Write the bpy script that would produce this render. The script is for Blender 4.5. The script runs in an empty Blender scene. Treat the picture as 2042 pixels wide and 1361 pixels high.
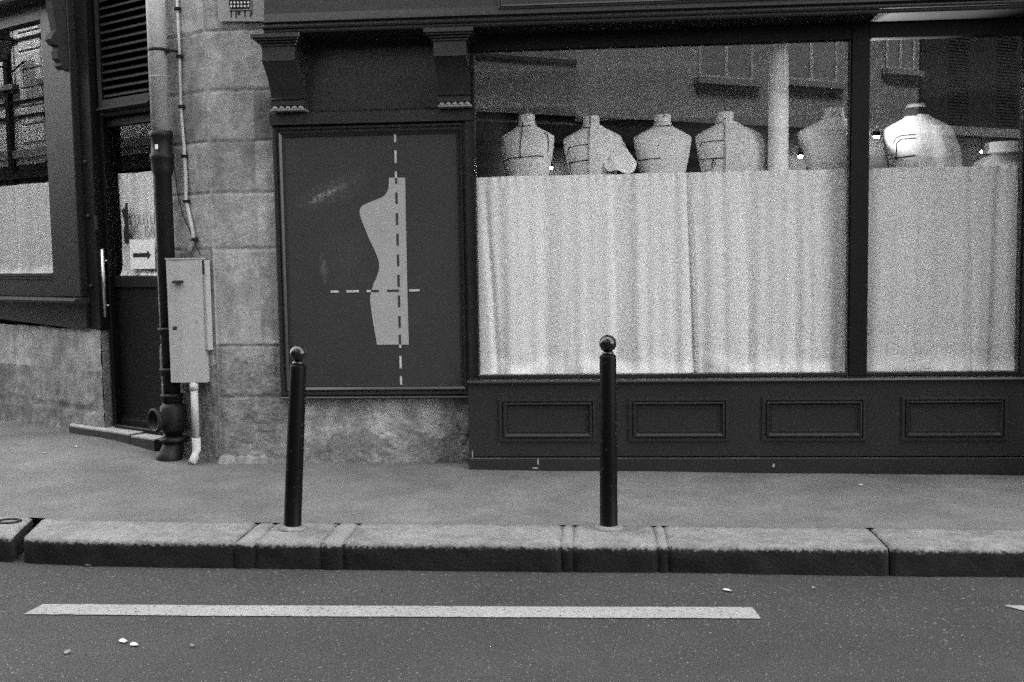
import bpy, bmesh, math, random
from mathutils import Vector, noise as mn
random.seed(7)
S = bpy.context.scene
COL = S.collection
# ------------------------------------------------------------------ camera
IW, IH, FP = 2042.0, 1361.0, 2150.0
PITCH, ROLL, YAW, TH = 0.08176538, -0.01607865, -0.08026616, 0.54965288
cf = Vector((math.sin(YAW)*math.cos(PITCH), math.cos(YAW)*math.cos(PITCH), -math.sin(PITCH)))
cr = Vector((math.cos(YAW), -math.sin(YAW), 0)); cu = cr.cross(cf)
_c, _s = math.cos(ROLL), math.sin(ROLL)
cr, cu = cr*_c+cu*_s, cu*_c-cr*_s
D = 7.847
CAM = Vector((0, -D, 1.6))
cam_d = bpy.data.cameras.new('camera'); cam = bpy.data.objects.new('camera', cam_d); COL.objects.link(cam)
cam_d.sensor_width = 36.0; cam_d.lens = 36.0*FP/IW; cam_d.clip_end = 500; cam_d.clip_start = 0.05
from mathutils import Matrix
m = Matrix((cr, cu, -cf)).transposed().to_4x4(); m.translation = CAM
cam.matrix_world = m
S.camera = cam
# ------------------------------------------------------------------ light
S.view_settings.view_transform = 'Standard'; S.view_settings.look = 'None'
S.view_settings.gamma = 1.0; S.view_settings.use_curve_mapping = False
S.view_settings.exposure = 4.42
SUN_EL, SUN_AZ = math.radians(48), math.radians(12)      # azimuth measured from +y clockwise
world = bpy.data.worlds.new('World'); S.world = world; world.use_nodes = True
wt = world.node_tree; wt.nodes.clear()
sky = wt.nodes.new('ShaderNodeTexSky'); sky.sky_type = 'NISHITA'; sky.sun_disc = False
sky.sun_elevation = SUN_EL; sky.sun_rotation = SUN_AZ; sky.dust_density = 4.0
bw = wt.nodes.new('ShaderNodeRGBToBW'); bg = wt.nodes.new('ShaderNodeBackground'); wo = wt.nodes.new('ShaderNodeOutputWorld')
bg.inputs['Strength'].default_value = 0.15
wt.links.new(sky.outputs[0], bw.inputs[0]); wt.links.new(bw.outputs[0], bg.inputs['Color']); wt.links.new(bg.outputs[0], wo.inputs[0])
sd = bpy.data.lights.new('sun', 'SUN'); sd.energy = 1.5; sd.angle = math.radians(10); sd.color = (1, 1, 1)
so = bpy.data.objects.new('sun', sd); COL.objects.link(so)
sdir = Vector((math.sin(SUN_AZ)*math.cos(SUN_EL), math.cos(SUN_AZ)*math.cos(SUN_EL), math.sin(SUN_EL)))
so.rotation_euler = sdir.to_track_quat('Z', 'Y').to_euler(); so.location = (0, -6, 14)
S.cycles.max_bounces = 7; S.cycles.diffuse_bounces = 4; S.cycles.transparent_max_bounces = 8
S.cycles.caustics_reflective = False; S.cycles.caustics_refractive = False
S.cycles.use_denoising = False; S.cycles.use_adaptive_sampling = False

# ------------------------------------------------------------------ frames
def ray(px, py): return cf + cr*((px-IW/2)/FP) - cu*((py-IH/2)/FP)
def G(px, py, z=0.0):
    d = ray(px, py); return CAM + d*((z-CAM.z)/d.z)
def M(px, py, y=0.0):                       # point of the pixel on the plane Y=y of the main front
    d = ray(px, py); return CAM + d*((D+y)/d.y)
YS = 0.27                                    # stone face of the main front
KC = M(440, 922, YS); KC.z = 0
DL = Vector((-math.cos(TH), math.sin(TH), 0)); NL = Vector((-math.sin(TH), -math.cos(TH), 0))
def Lw(x, y, z): return KC - DL*x - NL*y + Vector((0, 0, z))    # local frame of the angled front: x right, y inward
def Id(x, y, z): return Vector((x, y, z))
def Lp(px, py, y=0.0):                      # (x, z) on the angled front at inward depth y
    d = ray(px, py); t = ((KC - NL*y - CAM).dot(NL))/d.dot(NL); P = CAM + d*t
    return -(P-KC).dot(DL), P.z
WO = 9.0                                     # street width: opposite front, parallel to the angled one
def Ow(x, y, z): return KC - DL*x + NL*(WO+y) + Vector((0, 0, z))   # y grows into the opposite building
def refl(px, py, plane, off=0.0):                    # where a pixel's mirrored ray meets the opposite front
    d = ray(px, py)
    if plane == 'M': P = CAM + d*((D+0.16)/d.y); n = Vector((0, -1, 0))
    else:
        t = ((KC + NL*(-0.02) - CAM).dot(NL))/d.dot(NL); P = CAM + d*t; n = NL
    r = d - 2*d.dot(n)*n
    t = ((KC + NL*(WO+off) - P).dot(NL))/r.dot(NL); Q = P + r*t
    return -(Q-KC).dot(DL), Q.z

# ------------------------------------------------------------------ mesh builder
OFF = {}
class MB:
    def __init__(s, tf=Id): s.v = []; s.f = []; s.m = []; s.tf = tf; s.mi = 0; s.sm = []; s.smooth = False
    def add(s, vs, fs, raw=False):
        b = len(s.v)
        s.v += [Vector(v) if raw else s.tf(*v) for v in vs]
        for f in fs: s.f.append([i+b for i in f]); s.m.append(s.mi); s.sm.append(s.smooth)
        return s
    def box(s, x0, x1, y0, y1, z0, z1):
        vs = [(x, y, z) for z in (z0, z1) for y in (y0, y1) for x in (x0, x1)]
        return s.add(vs, [(0,2,3,1),(4,5,7,6),(0,1,5,4),(2,6,7,3),(0,4,6,2),(1,3,7,5)])
    def bbox(s, x0, x1, y0, y1, z0, z1, b=0.006):   # bevelled box
        vs = []; 
        for (z, i) in ((z0, b), (z0+b, 0), (z1-b, 0), (z1, b)):
            X0, X1, Y0, Y1 = x0+i, x1-i, y0+i, y1-i
            c = b if i == 0 else b*0.4
            vs += [(X0+c,Y0,z),(X1-c,Y0,z),(X1,Y0+c,z),(X1,Y1-c,z),(X1-c,Y1,z),(X0+c,Y1,z),(X0,Y1-c,z),(X0,Y0+c,z)]
        fs = [tuple(reversed(range(8))), tuple(range(24, 32))]
        for k in range(3):
            for i in range(8): j = (i+1) % 8; fs.append((k*8+i, k*8+j, (k+1)*8+j, (k+1)*8+i))
        return s.add(vs, fs)
    def ext_x(s, prof, x0, x1):            # closed (y,z) profile along x
        n = len(prof)
        vs = [(x0, y, z) for y, z in prof]+[(x1, y, z) for y, z in prof]
        fs = [tuple(range(n)), tuple(reversed(range(n, 2*n)))]
        fs += [(i, i+n, (i+1) % n+n, (i+1) % n) for i in range(n)]
        return s.add(vs, fs)
    def ext_y(s, poly, y0, y1):            # closed (x,z) outline with thickness along y
        n = len(poly)
        vs = [(x, y0, z) for x, z in poly]+[(x, y1, z) for x, z in poly]
        fs = [tuple(range(n)), tuple(reversed(range(n, 2*n)))]
        fs += [(i, i+n, (i+1) % n+n, (i+1) % n) for i in range(n)]
        return s.add(vs, fs)
    def ext_z(s, poly, z0, z1):
        n = len(poly)
        vs = [(x, y, z0) for x, y in poly]+[(x, y, z1) for x, y in poly]
        fs = [tuple(reversed(range(n))), tuple(range(n, 2*n))]
        fs += [(i, (i+1) % n, (i+1) % n+n, i+n) for i in range(n)]
        return s.add(vs, fs)
    def rings(s, R, cap=True, closed=False):
        n = len(R[0]); vs = [p for r in R for p in r]; fs = []
        for k in range(len(R)-1):
            for i in range(n): j = (i+1) % n; fs.append((k*n+i, k*n+j, (k+1)*n+j, (k+1)*n+i))
        if cap: fs += [tuple(reversed(range(n))), tuple(range((len(R)-1)*n, len(R)*n))]
        return s.add(vs, fs)
    def lathe(s, prof, c=(0, 0, 0), n=24, cap=True):    # prof [(r,z)]
        R = [[(c[0]+r*math.cos(2*math.pi*i/n), c[1]+r*math.sin(2*math.pi*i/n), c[2]+z) for i in range(n)] for r, z in prof]
        s.smooth = True; s.rings(R, cap); s.smooth = False; return s
    def tube(s, pts, r, n=10, cap=True):
        pts = [Vector(p) for p in pts]; R = []; rr = r if isinstance(r, (list, tuple)) else [r]*len(pts)
        up = Vector((0.13, 0.37, 0.92)).normalized()
        for k, p in enumerate(pts):
            t = (pts[min(k+1, len(pts)-1)]-pts[max(k-1, 0)]).normalized()
            a = t.cross(up)
            if a.length < 1e-3: a = t.cross(Vector((1, 0, 0)))
            a.normalize(); b = t.cross(a)
            R.append([tuple(p+(a*math.cos(2*math.pi*i/n)+b*math.sin(2*math.pi*i/n))*rr[k]) for i in range(n)])
        s.smooth = True; s.rings(R, cap); s.smooth = False; return s
    def frame(s, x0, x1, z0, z1, y, prof, fill=True):   # nested rectangles: profile [(inset, dy)]
        R = []
        for i, dy in prof: R.append([(x0+i, y+dy, z0+i), (x1-i, y+dy, z0+i), (x1-i, y+dy, z1-i), (x0+i, y+dy, z1-i)])
        n = 4; vs = [p for r in R for p in r]; fs = []
        for k in range(len(R)-1):
            for i in range(4): j = (i+1) % 4; fs.append((k*4+i, k*4+j, (k+1)*4+j, (k+1)*4+i))
        if fill: k = len(R)-1; fs.append((k*4, k*4+1, k*4+2, k*4+3))
        return s.add(vs, fs)
    def build(s, name, mat, parent=None, loc=None):
        off = OFF.get(parent.name, Vector()) if parent else (Vector(loc) if loc else Vector())
        me = bpy.data.meshes.new(name)
        me.from_pydata([tuple(v-off) for v in s.v], [], s.f)
        mats = mat if isinstance(mat, (list, tuple)) else [mat]
        for q in mats: me.materials.append(q)
        me.polygons.foreach_set('material_index', s.m); me.polygons.foreach_set('use_smooth', s.sm)
        bm = bmesh.new(); bm.from_mesh(me); bmesh.ops.recalc_face_normals(bm, faces=bm.faces); bm.to_mesh(me); bm.free()
        me.update()
        o = bpy.data.objects.new(name, me); COL.objects.link(o)
        if parent: o.parent = parent; OFF[o.name] = off
        elif loc: o.location = loc; OFF[o.name] = Vector(loc)
        else: OFF[o.name] = Vector()
        return o
def tag(o, label=None, cat=None, group=None, kind=None):
    if label: o['label'] = label
    if cat: o['category'] = cat
    if group: o['group'] = group
    if kind: o['kind'] = kind
    return o
def thing(name, loc, label, cat, group=None):
    o = bpy.data.objects.new(name, None); COL.objects.link(o); o.location = loc; OFF[o.name] = Vector(loc)
    o.empty_display_size = 0.1
    return tag(o, label, cat, group)

# ------------------------------------------------------------------ materials
def mat(name, col, rough=0.8, var=(), bump=(), spec=0.3, speck=None, metal=0.0, streak=None, extra=None):
    """var: [(scale, amount, (sx,sy,sz))] multiplies the base; bump: [(scale, strength)]; speck: (scale, threshold, value)"""
    m = bpy.data.materials.new(name); m.use_nodes = True; t = m.node_tree; N = t.nodes; Lk = t.links
    b = N['Principled BSDF']; b.inputs['Roughness'].default_value = rough; b.inputs['Metallic'].default_value = metal
    b.inputs['Specular IOR Level'].default_value = spec
    tc = N.new('ShaderNodeTexCoord')
    def math_(op, a, c, cl=False):
        n = N.new('ShaderNodeMath'); n.operation = op; n.use_clamp = cl
        for i, q in enumerate((a, c)):
            if q is None: continue
            if isinstance(q, (int, float)): n.inputs[i].default_value = q
            else: Lk.new(q, n.inputs[i])
        return n.outputs[0]
    def nz(scale, st=(1, 1, 1), det=3, ro=0.6):
        mp = N.new('ShaderNodeMapping'); mp.inputs['Scale'].default_value = st; Lk.new(tc.outputs['Object'], mp.inputs[0])
        n = N.new('ShaderNodeTexNoise'); n.inputs['Scale'].default_value = scale; n.inputs['Detail'].default_value = det
        n.inputs['Roughness'].default_value = ro; Lk.new(mp.outputs[0], n.inputs[0]); return n.outputs[0]
    cur = None
    for q in var:
        sc, am = q[0], q[1]; st = q[2] if len(q) > 2 else (1, 1, 1)
        v = math_('ADD', math_('MULTIPLY', math_('SUBTRACT', nz(sc, st), 0.5), am*4), 1.0)
        v = math_('MAXIMUM', v, 0.05)
        cur = v if cur is None else math_('MULTIPLY', cur, v)
    val = math_('MULTIPLY', cur, col) if cur is not None else None
    if speck:
        sc, th, sv = speck
        vo = N.new('ShaderNodeTexNoise'); vo.inputs['Scale'].default_value = sc; vo.inputs['Detail'].default_value = 1; Lk.new(tc.outputs['Object'], vo.inputs[0])
        k = math_('MULTIPLY', math_('SUBTRACT', vo.outputs[0], th), 14.0, True)
        mx = N.new('ShaderNodeMix'); mx.data_type = 'FLOAT'; Lk.new(k, mx.inputs[0])
        if val is None: mx.inputs[2].default_value = col
        else: Lk.new(val, mx.inputs[2])
        mx.inputs[3].default_value = sv; val = mx.outputs[0]
    if extra: val = extra(N, Lk, tc, val, math_, nz)
    if val is None: b.inputs['Base Color'].default_value = (col, col, col, 1)
    else:
        cl = math_('MAXIMUM', val, 0.004); cl = math_('MINIMUM', cl, 0.92)
        cc = N.new('ShaderNodeCombineColor')
        for i in range(3): Lk.new(cl, cc.inputs[i])
        Lk.new(cc.outputs[0], b.inputs['Base Color'])
    if bump:
        h = None
        for q in bump:
            v = math_('MULTIPLY', nz(q[0], det=4), q[1]); h = v if h is None else math_('ADD', h, v)
        bp = N.new('ShaderNodeBump'); bp.inputs['Strength'].default_value = 1.0; bp.inputs['Distance'].default_value = 1.0
        Lk.new(h, bp.inputs['Height']); Lk.new(bp.outputs[0], b.inputs['Normal'])
    return m
def emis(name, col, st):
    m = bpy.data.materials.new(name); m.use_nodes = True; t = m.node_tree; b = t.nodes['Principled BSDF']
    b.inputs['Base Color'].default_value = (.8, .8, .8, 1); b.inputs['Emission Color'].default_value = (col, col, col, 1); b.inputs['Emission Strength'].default_value = st
    return m
def glass_mat(name, k=2.4):
    m = bpy.data.materials.new(name); m.use_nodes = True; t = m.node_tree; N = t.nodes; N.clear(); Lk = t.links
    o = N.new('ShaderNodeOutputMaterial'); mx = N.new('ShaderNodeMixShader'); tr = N.new('ShaderNodeBsdfTransparent'); gl = N.new('ShaderNodeBsdfGlossy')
    tr.inputs[0].default_value = (.975, .975, .975, 1); gl.inputs['Roughness'].default_value = 0.004
    lw = N.new('ShaderNodeLayerWeight'); lw.inputs[0].default_value = .5
    pw = N.new('ShaderNodeMath'); pw.operation = 'POWER'; pw.inputs[1].default_value = 5.0; Lk.new(lw.outputs['Facing'], pw.inputs[0])
    mu = N.new('ShaderNodeMath'); mu.operation = 'MULTIPLY_ADD'; mu.use_clamp = True; mu.inputs[1].default_value = .9; mu.inputs[2].default_value = .04*k
    Lk.new(pw.outputs[0], mu.inputs[0]); Lk.new(mu.outputs[0], mx.inputs[0]); Lk.new(tr.outputs[0], mx.inputs[1]); Lk.new(gl.outputs[0], mx.inputs[2]); Lk.new(mx.outputs[0], o.inputs[0])
    return m
m_stone = mat('limestone', .245, .95, var=[(1.3, .42), (5, .42, (1, 1, .6)), (14, .26), (40, .16), (170, .30)], bump=[(30, .005), (120, .003)], speck=(26, .73, .14))
m_stone_b = mat('limestone_dull', .205, .95, var=[(1.7, .40), (5, .42, (1, 1, .6)), (14, .28), (40, .16), (170, .30)], bump=[(30, .006), (120, .003)], speck=(26, .70, .10))
m_stone_c = mat('limestone_pale', .29, .95, var=[(1.1, .36), (6, .36, (1, 1, .6)), (15, .2), (40, .16), (170, .30)], bump=[(30, .004), (120, .003)], speck=(26, .74, .14))
m_stone_low = mat('weathered_limestone', .18, .95, var=[(1.2, .34), (6, .36, (1, 1, .5)), (18, .28), (40, .2), (170, .3)], bump=[(14, .012), (90, .006)], speck=(22, .71, .10))
m_paint = mat('painted_wood', .020, .27, var=[(1.5, .12), (14, .08), (60, .10), (240, .22)], bump=[(9, .0012), (160, .0005)], spec=.45)
m_paint_dark_shade = mat('dark_paint_and_shade', .007, .45, var=[(3, .2), (220, .2)], bump=[(20, .001)], spec=.2)  # dark woodwork; also paints the shade on the window head boards
def scuffs(N, Lk, tc, val, math_, nz):
    out = val
    for (cx, cz, ax, az, rot, amt) in SCUFF:
        mp = N.new('ShaderNodeMapping'); mp.vector_type = 'TEXTURE'; mp.inputs['Location'].default_value = (cx, 0, cz)
        mp.inputs['Rotation'].default_value = (0, rot, 0); mp.inputs['Scale'].default_value = (ax, 50, az); Lk.new(tc.outputs['Object'], mp.inputs[0])
        ln = N.new('ShaderNodeVectorMath'); ln.operation = 'LENGTH'; Lk.new(mp.outputs[0], ln.inputs[0])
        k = math_('SUBTRACT', 1.0, ln.outputs['Value'], True)
        k = math_('MULTIPLY', k, math_('MULTIPLY', math_('SUBTRACT', nz(55, (1, 1, 1), 5, .8), .42), 5.0, True), True)
        out = math_('ADD', out, math_('MULTIPLY', k, amt))
    return out
m_asph = mat('pavement_asphalt', .100, .9, var=[(.55, .26), (2.2, .18), (9, .10), (60, .14), (190, .34)], bump=[(190, .004), (60, .003)], speck=(120, .735, .30))
m_road = mat('road_asphalt', .030, .85, var=[(.5, .20), (2.5, .14), (60, .2), (170, .5)], bump=[(150, .006), (50, .003)], speck=(75, .69, .20))
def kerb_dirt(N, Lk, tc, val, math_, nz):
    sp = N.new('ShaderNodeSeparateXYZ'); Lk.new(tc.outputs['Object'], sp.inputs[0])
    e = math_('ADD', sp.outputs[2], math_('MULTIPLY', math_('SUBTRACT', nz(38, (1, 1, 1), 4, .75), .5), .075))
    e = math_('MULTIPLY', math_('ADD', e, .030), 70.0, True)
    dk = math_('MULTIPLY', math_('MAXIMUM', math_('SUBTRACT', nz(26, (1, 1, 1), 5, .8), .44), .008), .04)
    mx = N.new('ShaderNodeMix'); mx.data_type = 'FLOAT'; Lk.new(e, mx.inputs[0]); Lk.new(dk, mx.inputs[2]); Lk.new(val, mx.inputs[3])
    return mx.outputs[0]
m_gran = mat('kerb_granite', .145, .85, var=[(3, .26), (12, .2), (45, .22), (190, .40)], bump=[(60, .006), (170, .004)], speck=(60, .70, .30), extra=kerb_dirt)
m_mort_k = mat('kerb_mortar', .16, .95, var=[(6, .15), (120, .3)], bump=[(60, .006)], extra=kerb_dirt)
m_gran_d = mat('dirty_granite', .018, .9, var=[(5, .6), (30, .5), (150, .5)], bump=[(30, .012), (120, .006)], speck=(30, .71, .08))
m_mortar = mat('mortar', .15, .95, var=[(6, .15), (120, .3)], bump=[(60, .006)])
m_line = mat('road_paint', .21, .8, var=[(3, .12), (40, .14), (170, .3)], bump=[(150, .004)], speck=(48, .63, .05))
m_curt = mat('curtain_cotton', .84, .95, var=[(1.2, .05), (90, .05), (220, .22)], bump=[(160, .0012)], spec=.1)
m_linen = mat('linen_cover', .80, .95, var=[(4, .08), (220, .24)], bump=[(150, .0015)], spec=.1)
m_muslin = mat('muslin', .82, .95, var=[(5, .10), (200, .2)], bump=[(9, .012), (120, .0015)], spec=.1)
m_black = mat('black_tape', .01, .8)
m_dwood = mat('turned_dark_wood', .03, .4, spec=.5)
m_bol = mat('black_enamel', .004, .4, var=[(60, .3), (200, .2)], bump=[(30, .0015)], spec=.06, speck=(38, .72, .06))
m_ball = mat('worn_black_enamel', .008, .18, bump=[(25, .001)], spec=.45, speck=(45, .70, .06))
m_pvc = mat('grey_zinc', .40, .55, var=[(5, .10, (1, 1, .3)), (200, .22)], bump=[(60, .0008)])
m_iron = mat('cast_iron', .010, .55, var=[(6, .3), (160, .3)], bump=[(50, .002)], spec=.2)
m_box = mat('enamelled_steel', .33, .55, var=[(3, .05), (30, .08), (210, .22)], bump=[(40, .0006)], speck=(18, .72, .22))
m_sil = mat('pale_vinyl', .29, .7, var=[(4, .05), (200, .2)])
m_dash = mat('pale_line_paint', .42, .8, var=[(30, .15), (200, .25)])
m_steel = mat('brushed_steel', .55, .3, metal=.9, var=[(200, .1)])
m_white = mat('white_paper', .72, .85, var=[(200, .1)])
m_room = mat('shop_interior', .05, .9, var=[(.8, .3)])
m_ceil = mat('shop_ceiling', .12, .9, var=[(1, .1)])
m_col = mat('white_column_paint', .85, .6, var=[(3, .05), (200, .15)])
m_oppo = mat('opposite_render', .060, .9, var=[(.5, .15), (4, .1)])
m_oppod = mat('opposite_dark', .012, 1.0, spec=.0)
m_oppow = mat('opposite_window_paint', .11, .6)
m_glass = glass_mat('window_glass', 1.35)
m_glassL = glass_mat('side_window_glass', 3.2)
m_pane = mat('dark_pane', .03, .2, spec=.4)

# ------------------------------------------------------------------ ground
def sm(a, b, x):
    t = min(1, max(0, (x-a)/(b-a))); return t*t*(3-2*t)
def ZP(x, y):
    z = -0.0105*max(0, x+1.0)*sm(-2.2, 0.0, y) if x > -1 else 0.0
    z += 0.085*sm(-2.95, -4.3, x)*sm(-1.3, 0.8, y)
    return z
def kerb_y(x, back):          # kerb lines from the straight part into the bend on the left
    b = -1.60 if back else -2.03
    if x > -2.45: return b-0.012*(x+1)
    t = -2.45-x
    return b-0.012*(-1.45) + 0.085*t*t*(1.0 if t < 1.6 else 0) + ((0.085*2.56+0.272*(t-1.6)+0.05*(t-1.6)**2 if t < 3.6 else 0.085*2.56+.272*2+.2+0.472*(t-3.6)) if t >= 1.6 else 0)
def kp(x, back): 
    if back: x = x-0.12*sm(-2.45, -3.4, x)
    return Vector((x, kerb_y(x, back), 0))
mb = MB()
xs = [30, 20, 14, 10, 8, 7, 6]+[5-0.1*i for i in range(0, 141)]+[-10, -12, -15, -20, -30]
R = []
for x in xs:
    a = kp(x, True); row = []
    top = Vector((x, 0.6+max(0, KC.x-x)*math.tan(TH), 0))
    for j in range(31):
        p = a.lerp(top, j/30)
        n = 0.005*mn.noise(Vector((p.x*1.3, p.y*1.3, 0)))+0.0015*mn.noise(Vector((p.x*9, p.y*9, 3)))
        row.append((p.x, p.y, ZP(p.x, p.y)+(n if 0 < j else 0)-0.001))
    R.append(row)
vs = [p for r in R for p in r]; n = 31
fs = [(k*n+i, k*n+i+1, (k+1)*n+i+1, (k+1)*n+i) for k in range(len(R)-1) for i in range(n-1)]
mb.smooth = True; mb.add(vs, fs); tag(mb.build('pavement', m_asph), kind='structure')
# road: one big sheet, finely divided near the camera
mb = MB(); ZR = -0.155
def axis(lo, hi, a, b, st):
    out = [lo]; x = lo
    while x < a: x = min(a, x+max(1.5, (a-x)*0.5)); out.append(x)
    while x < b-1e-6: x = min(b, x+st); out.append(x)
    while x < hi: x = min(hi, x+max(1.5, (x-b)*0.8)); out.append(x)
    return out
ax = axis(-120, 120, -6, 6, .12); ay = axis(-120, 60, -7, -1.4, .12)
vs = []
for x in ax:
    for y in ay:
        z = ZR + 0.012*sm(-2.1, -4.0, y)
        if abs(x) < 7 and -7 < y < -1: z += 0.005*mn.noise(Vector((x*.9, y*.9, 7)))
        if y > -1.4: z = ZR
        vs.append((x, y, z))
n = len(ay)
mb.smooth = True; mb.add(vs, [(i*n+j, (i+1)*n+j, (i+1)*n+j+1, i*n+j+1) for i in range(len(ax)-1) for j in range(n-1)])
road = tag(mb.build('road', m_road), kind='structure')
def road_z(x, y): return ZR+0.012*sm(-2.1, -4.0, y)+0.005*mn.noise(Vector((x*.9, y*.9, 7)))
def marking(c, nx, ny):
    mb = MB(); vs = []
    for i in range(nx+1):
        for j in range(ny+1):
            a = c[0].lerp(c[1], i/nx); b = c[3].lerp(c[2], i/nx); p = a.lerp(b, j/ny)
            w = 0.004*mn.noise(Vector((p.x*14, p.y*3, j*5))) if j in (0, ny) else 0
            vs.append((p.x, p.y+w, road_z(p.x, p.y)+0.005))
    k = ny+1
    mb.smooth = True; mb.add(vs, [(i*k+j, (i+1)*k+j, (i+1)*k+j+1, i*k+j+1) for i in range(nx) for j in range(ny)])
    return mb
marking([G(48, 1229, -.155), G(1518, 1238, -.155), G(1500, 1215, -.155), G(86, 1208, -.155)], 160, 4).build('road_marking', m_line, road)
a, b = G(2000, 1210, -.155), G(2042, 1218, -.155)
marking([Vector((b.x, b.y-.03, 0)), Vector((b.x+3, b.y-.06, 0)), Vector((b.x+3, a.y-.02, 0)), Vector((a.x, a.y, 0))], 40, 2).build('road_marking', m_line, road)
# kerb
mb = MB()
def kerb_stone(x0, x1, matc=0, drop=0.0, infill=False, seed=0, skew=0.0):
    nx = max(3, int((x1-x0)/0.03)); prof = []
    H = 0.30; W_ = 0.44; rr = 0.03
    # profile param: (t across from back(0) to front(1), z)
    P = [(0, -H), (0, 0)]+[(k/7*0.93, 0) for k in range(1, 8)]+[(0.965, -.006), (0.99, -.02), (1.0, -.04)]+[(1.0+0.02*k/6, -.04-(0.20)*k/6) for k in range(1, 7)]
    rows = []
    for i in range(nx+1):
        u = i/nx; x = x0+(x1-x0)*u; row = []
        e = min(u*(x1-x0), (1-u)*(x1-x0)); ed = max(0, 1-e/0.03)**2*0.012
        for k, (t, z) in enumerate(P):
            b, f = kp(x+skew*(1-t), True), kp(x, False); p = b.lerp(f, min(t, 1.0)); 
            if t > 1: p.y -= (t-1)*0.44
            nn = mn.noise(Vector((x*7+seed, t*3, z*9)))*0.008+mn.noise(Vector((x*28+seed, t*14, z*30)))*0.006
            z2 = z+ZP(p.x, p.y)-drop-ed
            if k >= 9: p.y += nn*1.2+ed; z2 += nn*.5
            elif k > 1: z2 += nn*.35
            row.append((p.x, p.y, z2))
        rows.append(row)
    n = len(P); vs = [p for r in rows for p in r]; base = len(mb.v)
    mb.smooth = True
    for i in range(nx):
        for k in range(n-1):
            pass
    top_f = []; face_f = []
    for i in range(nx):
        for k in range(n-1):
            q = (i*n+k, (i+1)*n+k, (i+1)*n+k+1, i*n+k+1); top_f.append(q)
    b0 = len(mb.v); mb.mi = matc; mb.add(vs, top_f)
    for q in face_f: mb.f.append([j+b0 for j in q]); mb.m.append(1 if not infill else 2); mb.sm.append(True)
    mb.smooth = False; mb.mi = 1
    for i in (0, nx): mb.f.append([b0+i*n+k for k in range(n)]); mb.m.append(1); mb.sm.append(False)
kj = [(-12, -9.9), (-9.88, -7.7), (-7.68, -5.3), (-5.28, -3.415), (-3.345, -2.065), (-1.945, -1.565), (-1.44, -.215), (-.150, .315), (.368, 1.535), (1.545, 3.1), (3.11, 4.9), (4.91, 6.8), (6.81, 9), (9.01, 12)]
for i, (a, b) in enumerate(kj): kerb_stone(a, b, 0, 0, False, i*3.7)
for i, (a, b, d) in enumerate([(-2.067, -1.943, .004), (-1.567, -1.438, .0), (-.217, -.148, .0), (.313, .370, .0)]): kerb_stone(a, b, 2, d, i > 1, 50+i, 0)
# dark packed soil deep in the open joints
mb.mi = 1; mb.box(-3.42, -3.34, -1.70, -1.55, -.3, -.02)
kerb = mb.build('kerb', [m_gran, m_gran_d, m_mort_k]); tag(kerb, kind='structure')

# ------------------------------------------------------------------ corner building
BLD = thing('corner_building', (KC.x, KC.y, 0), 'pale stone corner building with dark painted tailor shopfront and angled side door', 'building')
ZHEAD = M(948, 103, .13).z          # window head
XW0, XW1 = M(948.5, 420, .13).x, M(1697, 90, .13).x
XM1 = M(1733.5, 90, .13).x; XW2 = M(2037, 500, .13).x
ZW0 = M(958, 748, .13).z; ZSOF = M(960, 71, .12).z
XR0 = M(935, 900, 0).x
def course_list():
    return [M(480, y, YS).z for y in (690, 497, 385, 282, 180, 60)]
CZ = course_list()
def wall_sheet(mb, tf_out, x0, x1, z0, z1, ybase, seed, corner=None, proud=None, joints=None, vj=(), step=.0125, fade=None, jag=0, lowf=None):
    """displaced sheet in a local frame; outward is -y"""
    nx = max(2, int((x1-x0)/step)); nz_ = max(2, int((z1-z0)/step)); vs = []; mi = []
    for i in range(nx+1):
        for j in range(nz_+1):
            x = x0+(x1-x0)*i/nx; z = z0+(z1-z0)*j/nz_
            if jag and j == nz_: z += jag*mn.noise(Vector((x*3, seed, 0)))
            w = Vector((x+seed, 0, z))
            low = 1-sm(.75, 1.0, z)
            d = 0.006*mn.noise(w*2.2)+(.004+.007*low)*mn.noise(w*9)+(.0015+.005*low)*mn.noise(Vector((x*26+seed, 1, z*44)))
            d += 0.012*low
            if joints:
                for q, jz in enumerate(joints):
                    zz = jz+0.004*mn.noise(Vector((x*5+seed, q*7.1, 0)))
                    k = abs(z-zz)
                    if k < .014: d -= .012*(1-k/.014)
                for (jx, a, b) in vj:
                    if a < z < b:
                        k = abs(x-jx)
                        if k < .014: d -= .011*(1-k/.014)
            # eroded foot
            d += 0.012*max(0, 1-z/.12)*(mn.noise(Vector((x*6+seed, 3, 0)))+.4)
            if corner is not None:
                k = abs(x-corner); 
                if k < .04: d = d*(k/.04)-0.010*(1-k/.04)*(0 if k == 0 else 1)
            vs.append((x, ybase-d, z)); mi.append((x, z))
    n = nz_+1; mb.smooth = True; b0 = len(mb.v); mb.add(vs, [])
    for i in range(nx):
        for j in range(nz_):
            x, z = mi[i*n+j]
            lowm = z < (lowf(x) if lowf else .80)+.14*mn.noise(Vector((x*3+seed, z*3, 5)))+.05*mn.noise(Vector((x*11+seed, z*11, 5)))
            mb.f.append([b0+i*n+j, b0+(i+1)*n+j, b0+(i+1)*n+j+1, b0+i*n+j+1]); mb.m.append(1 if lowm else (0, 2, 3, 0, 2, 0, 3)[(sum(1 for q in (joints or []) if q < z)+(1 if x > -2.6+seed else 0)*3) % 7]); mb.sm.append(True)
    mb.smooth = False
XS1 = XR0+.05
mb = MB()
wall_sheet(mb, None, KC.x, XS1, -.1, 4.6, YS, 0, corner=KC.x, joints=CZ+[.52], vj=[(-2.48, CZ[0]-.38, CZ[0]), (-2.60, CZ[2], CZ[1]+.2), (-2.72, CZ[3], CZ[4])], lowf=lambda x: .86 if x < -2.4 else (.20+.5*sm(-1.2, -.95, x)))
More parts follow.
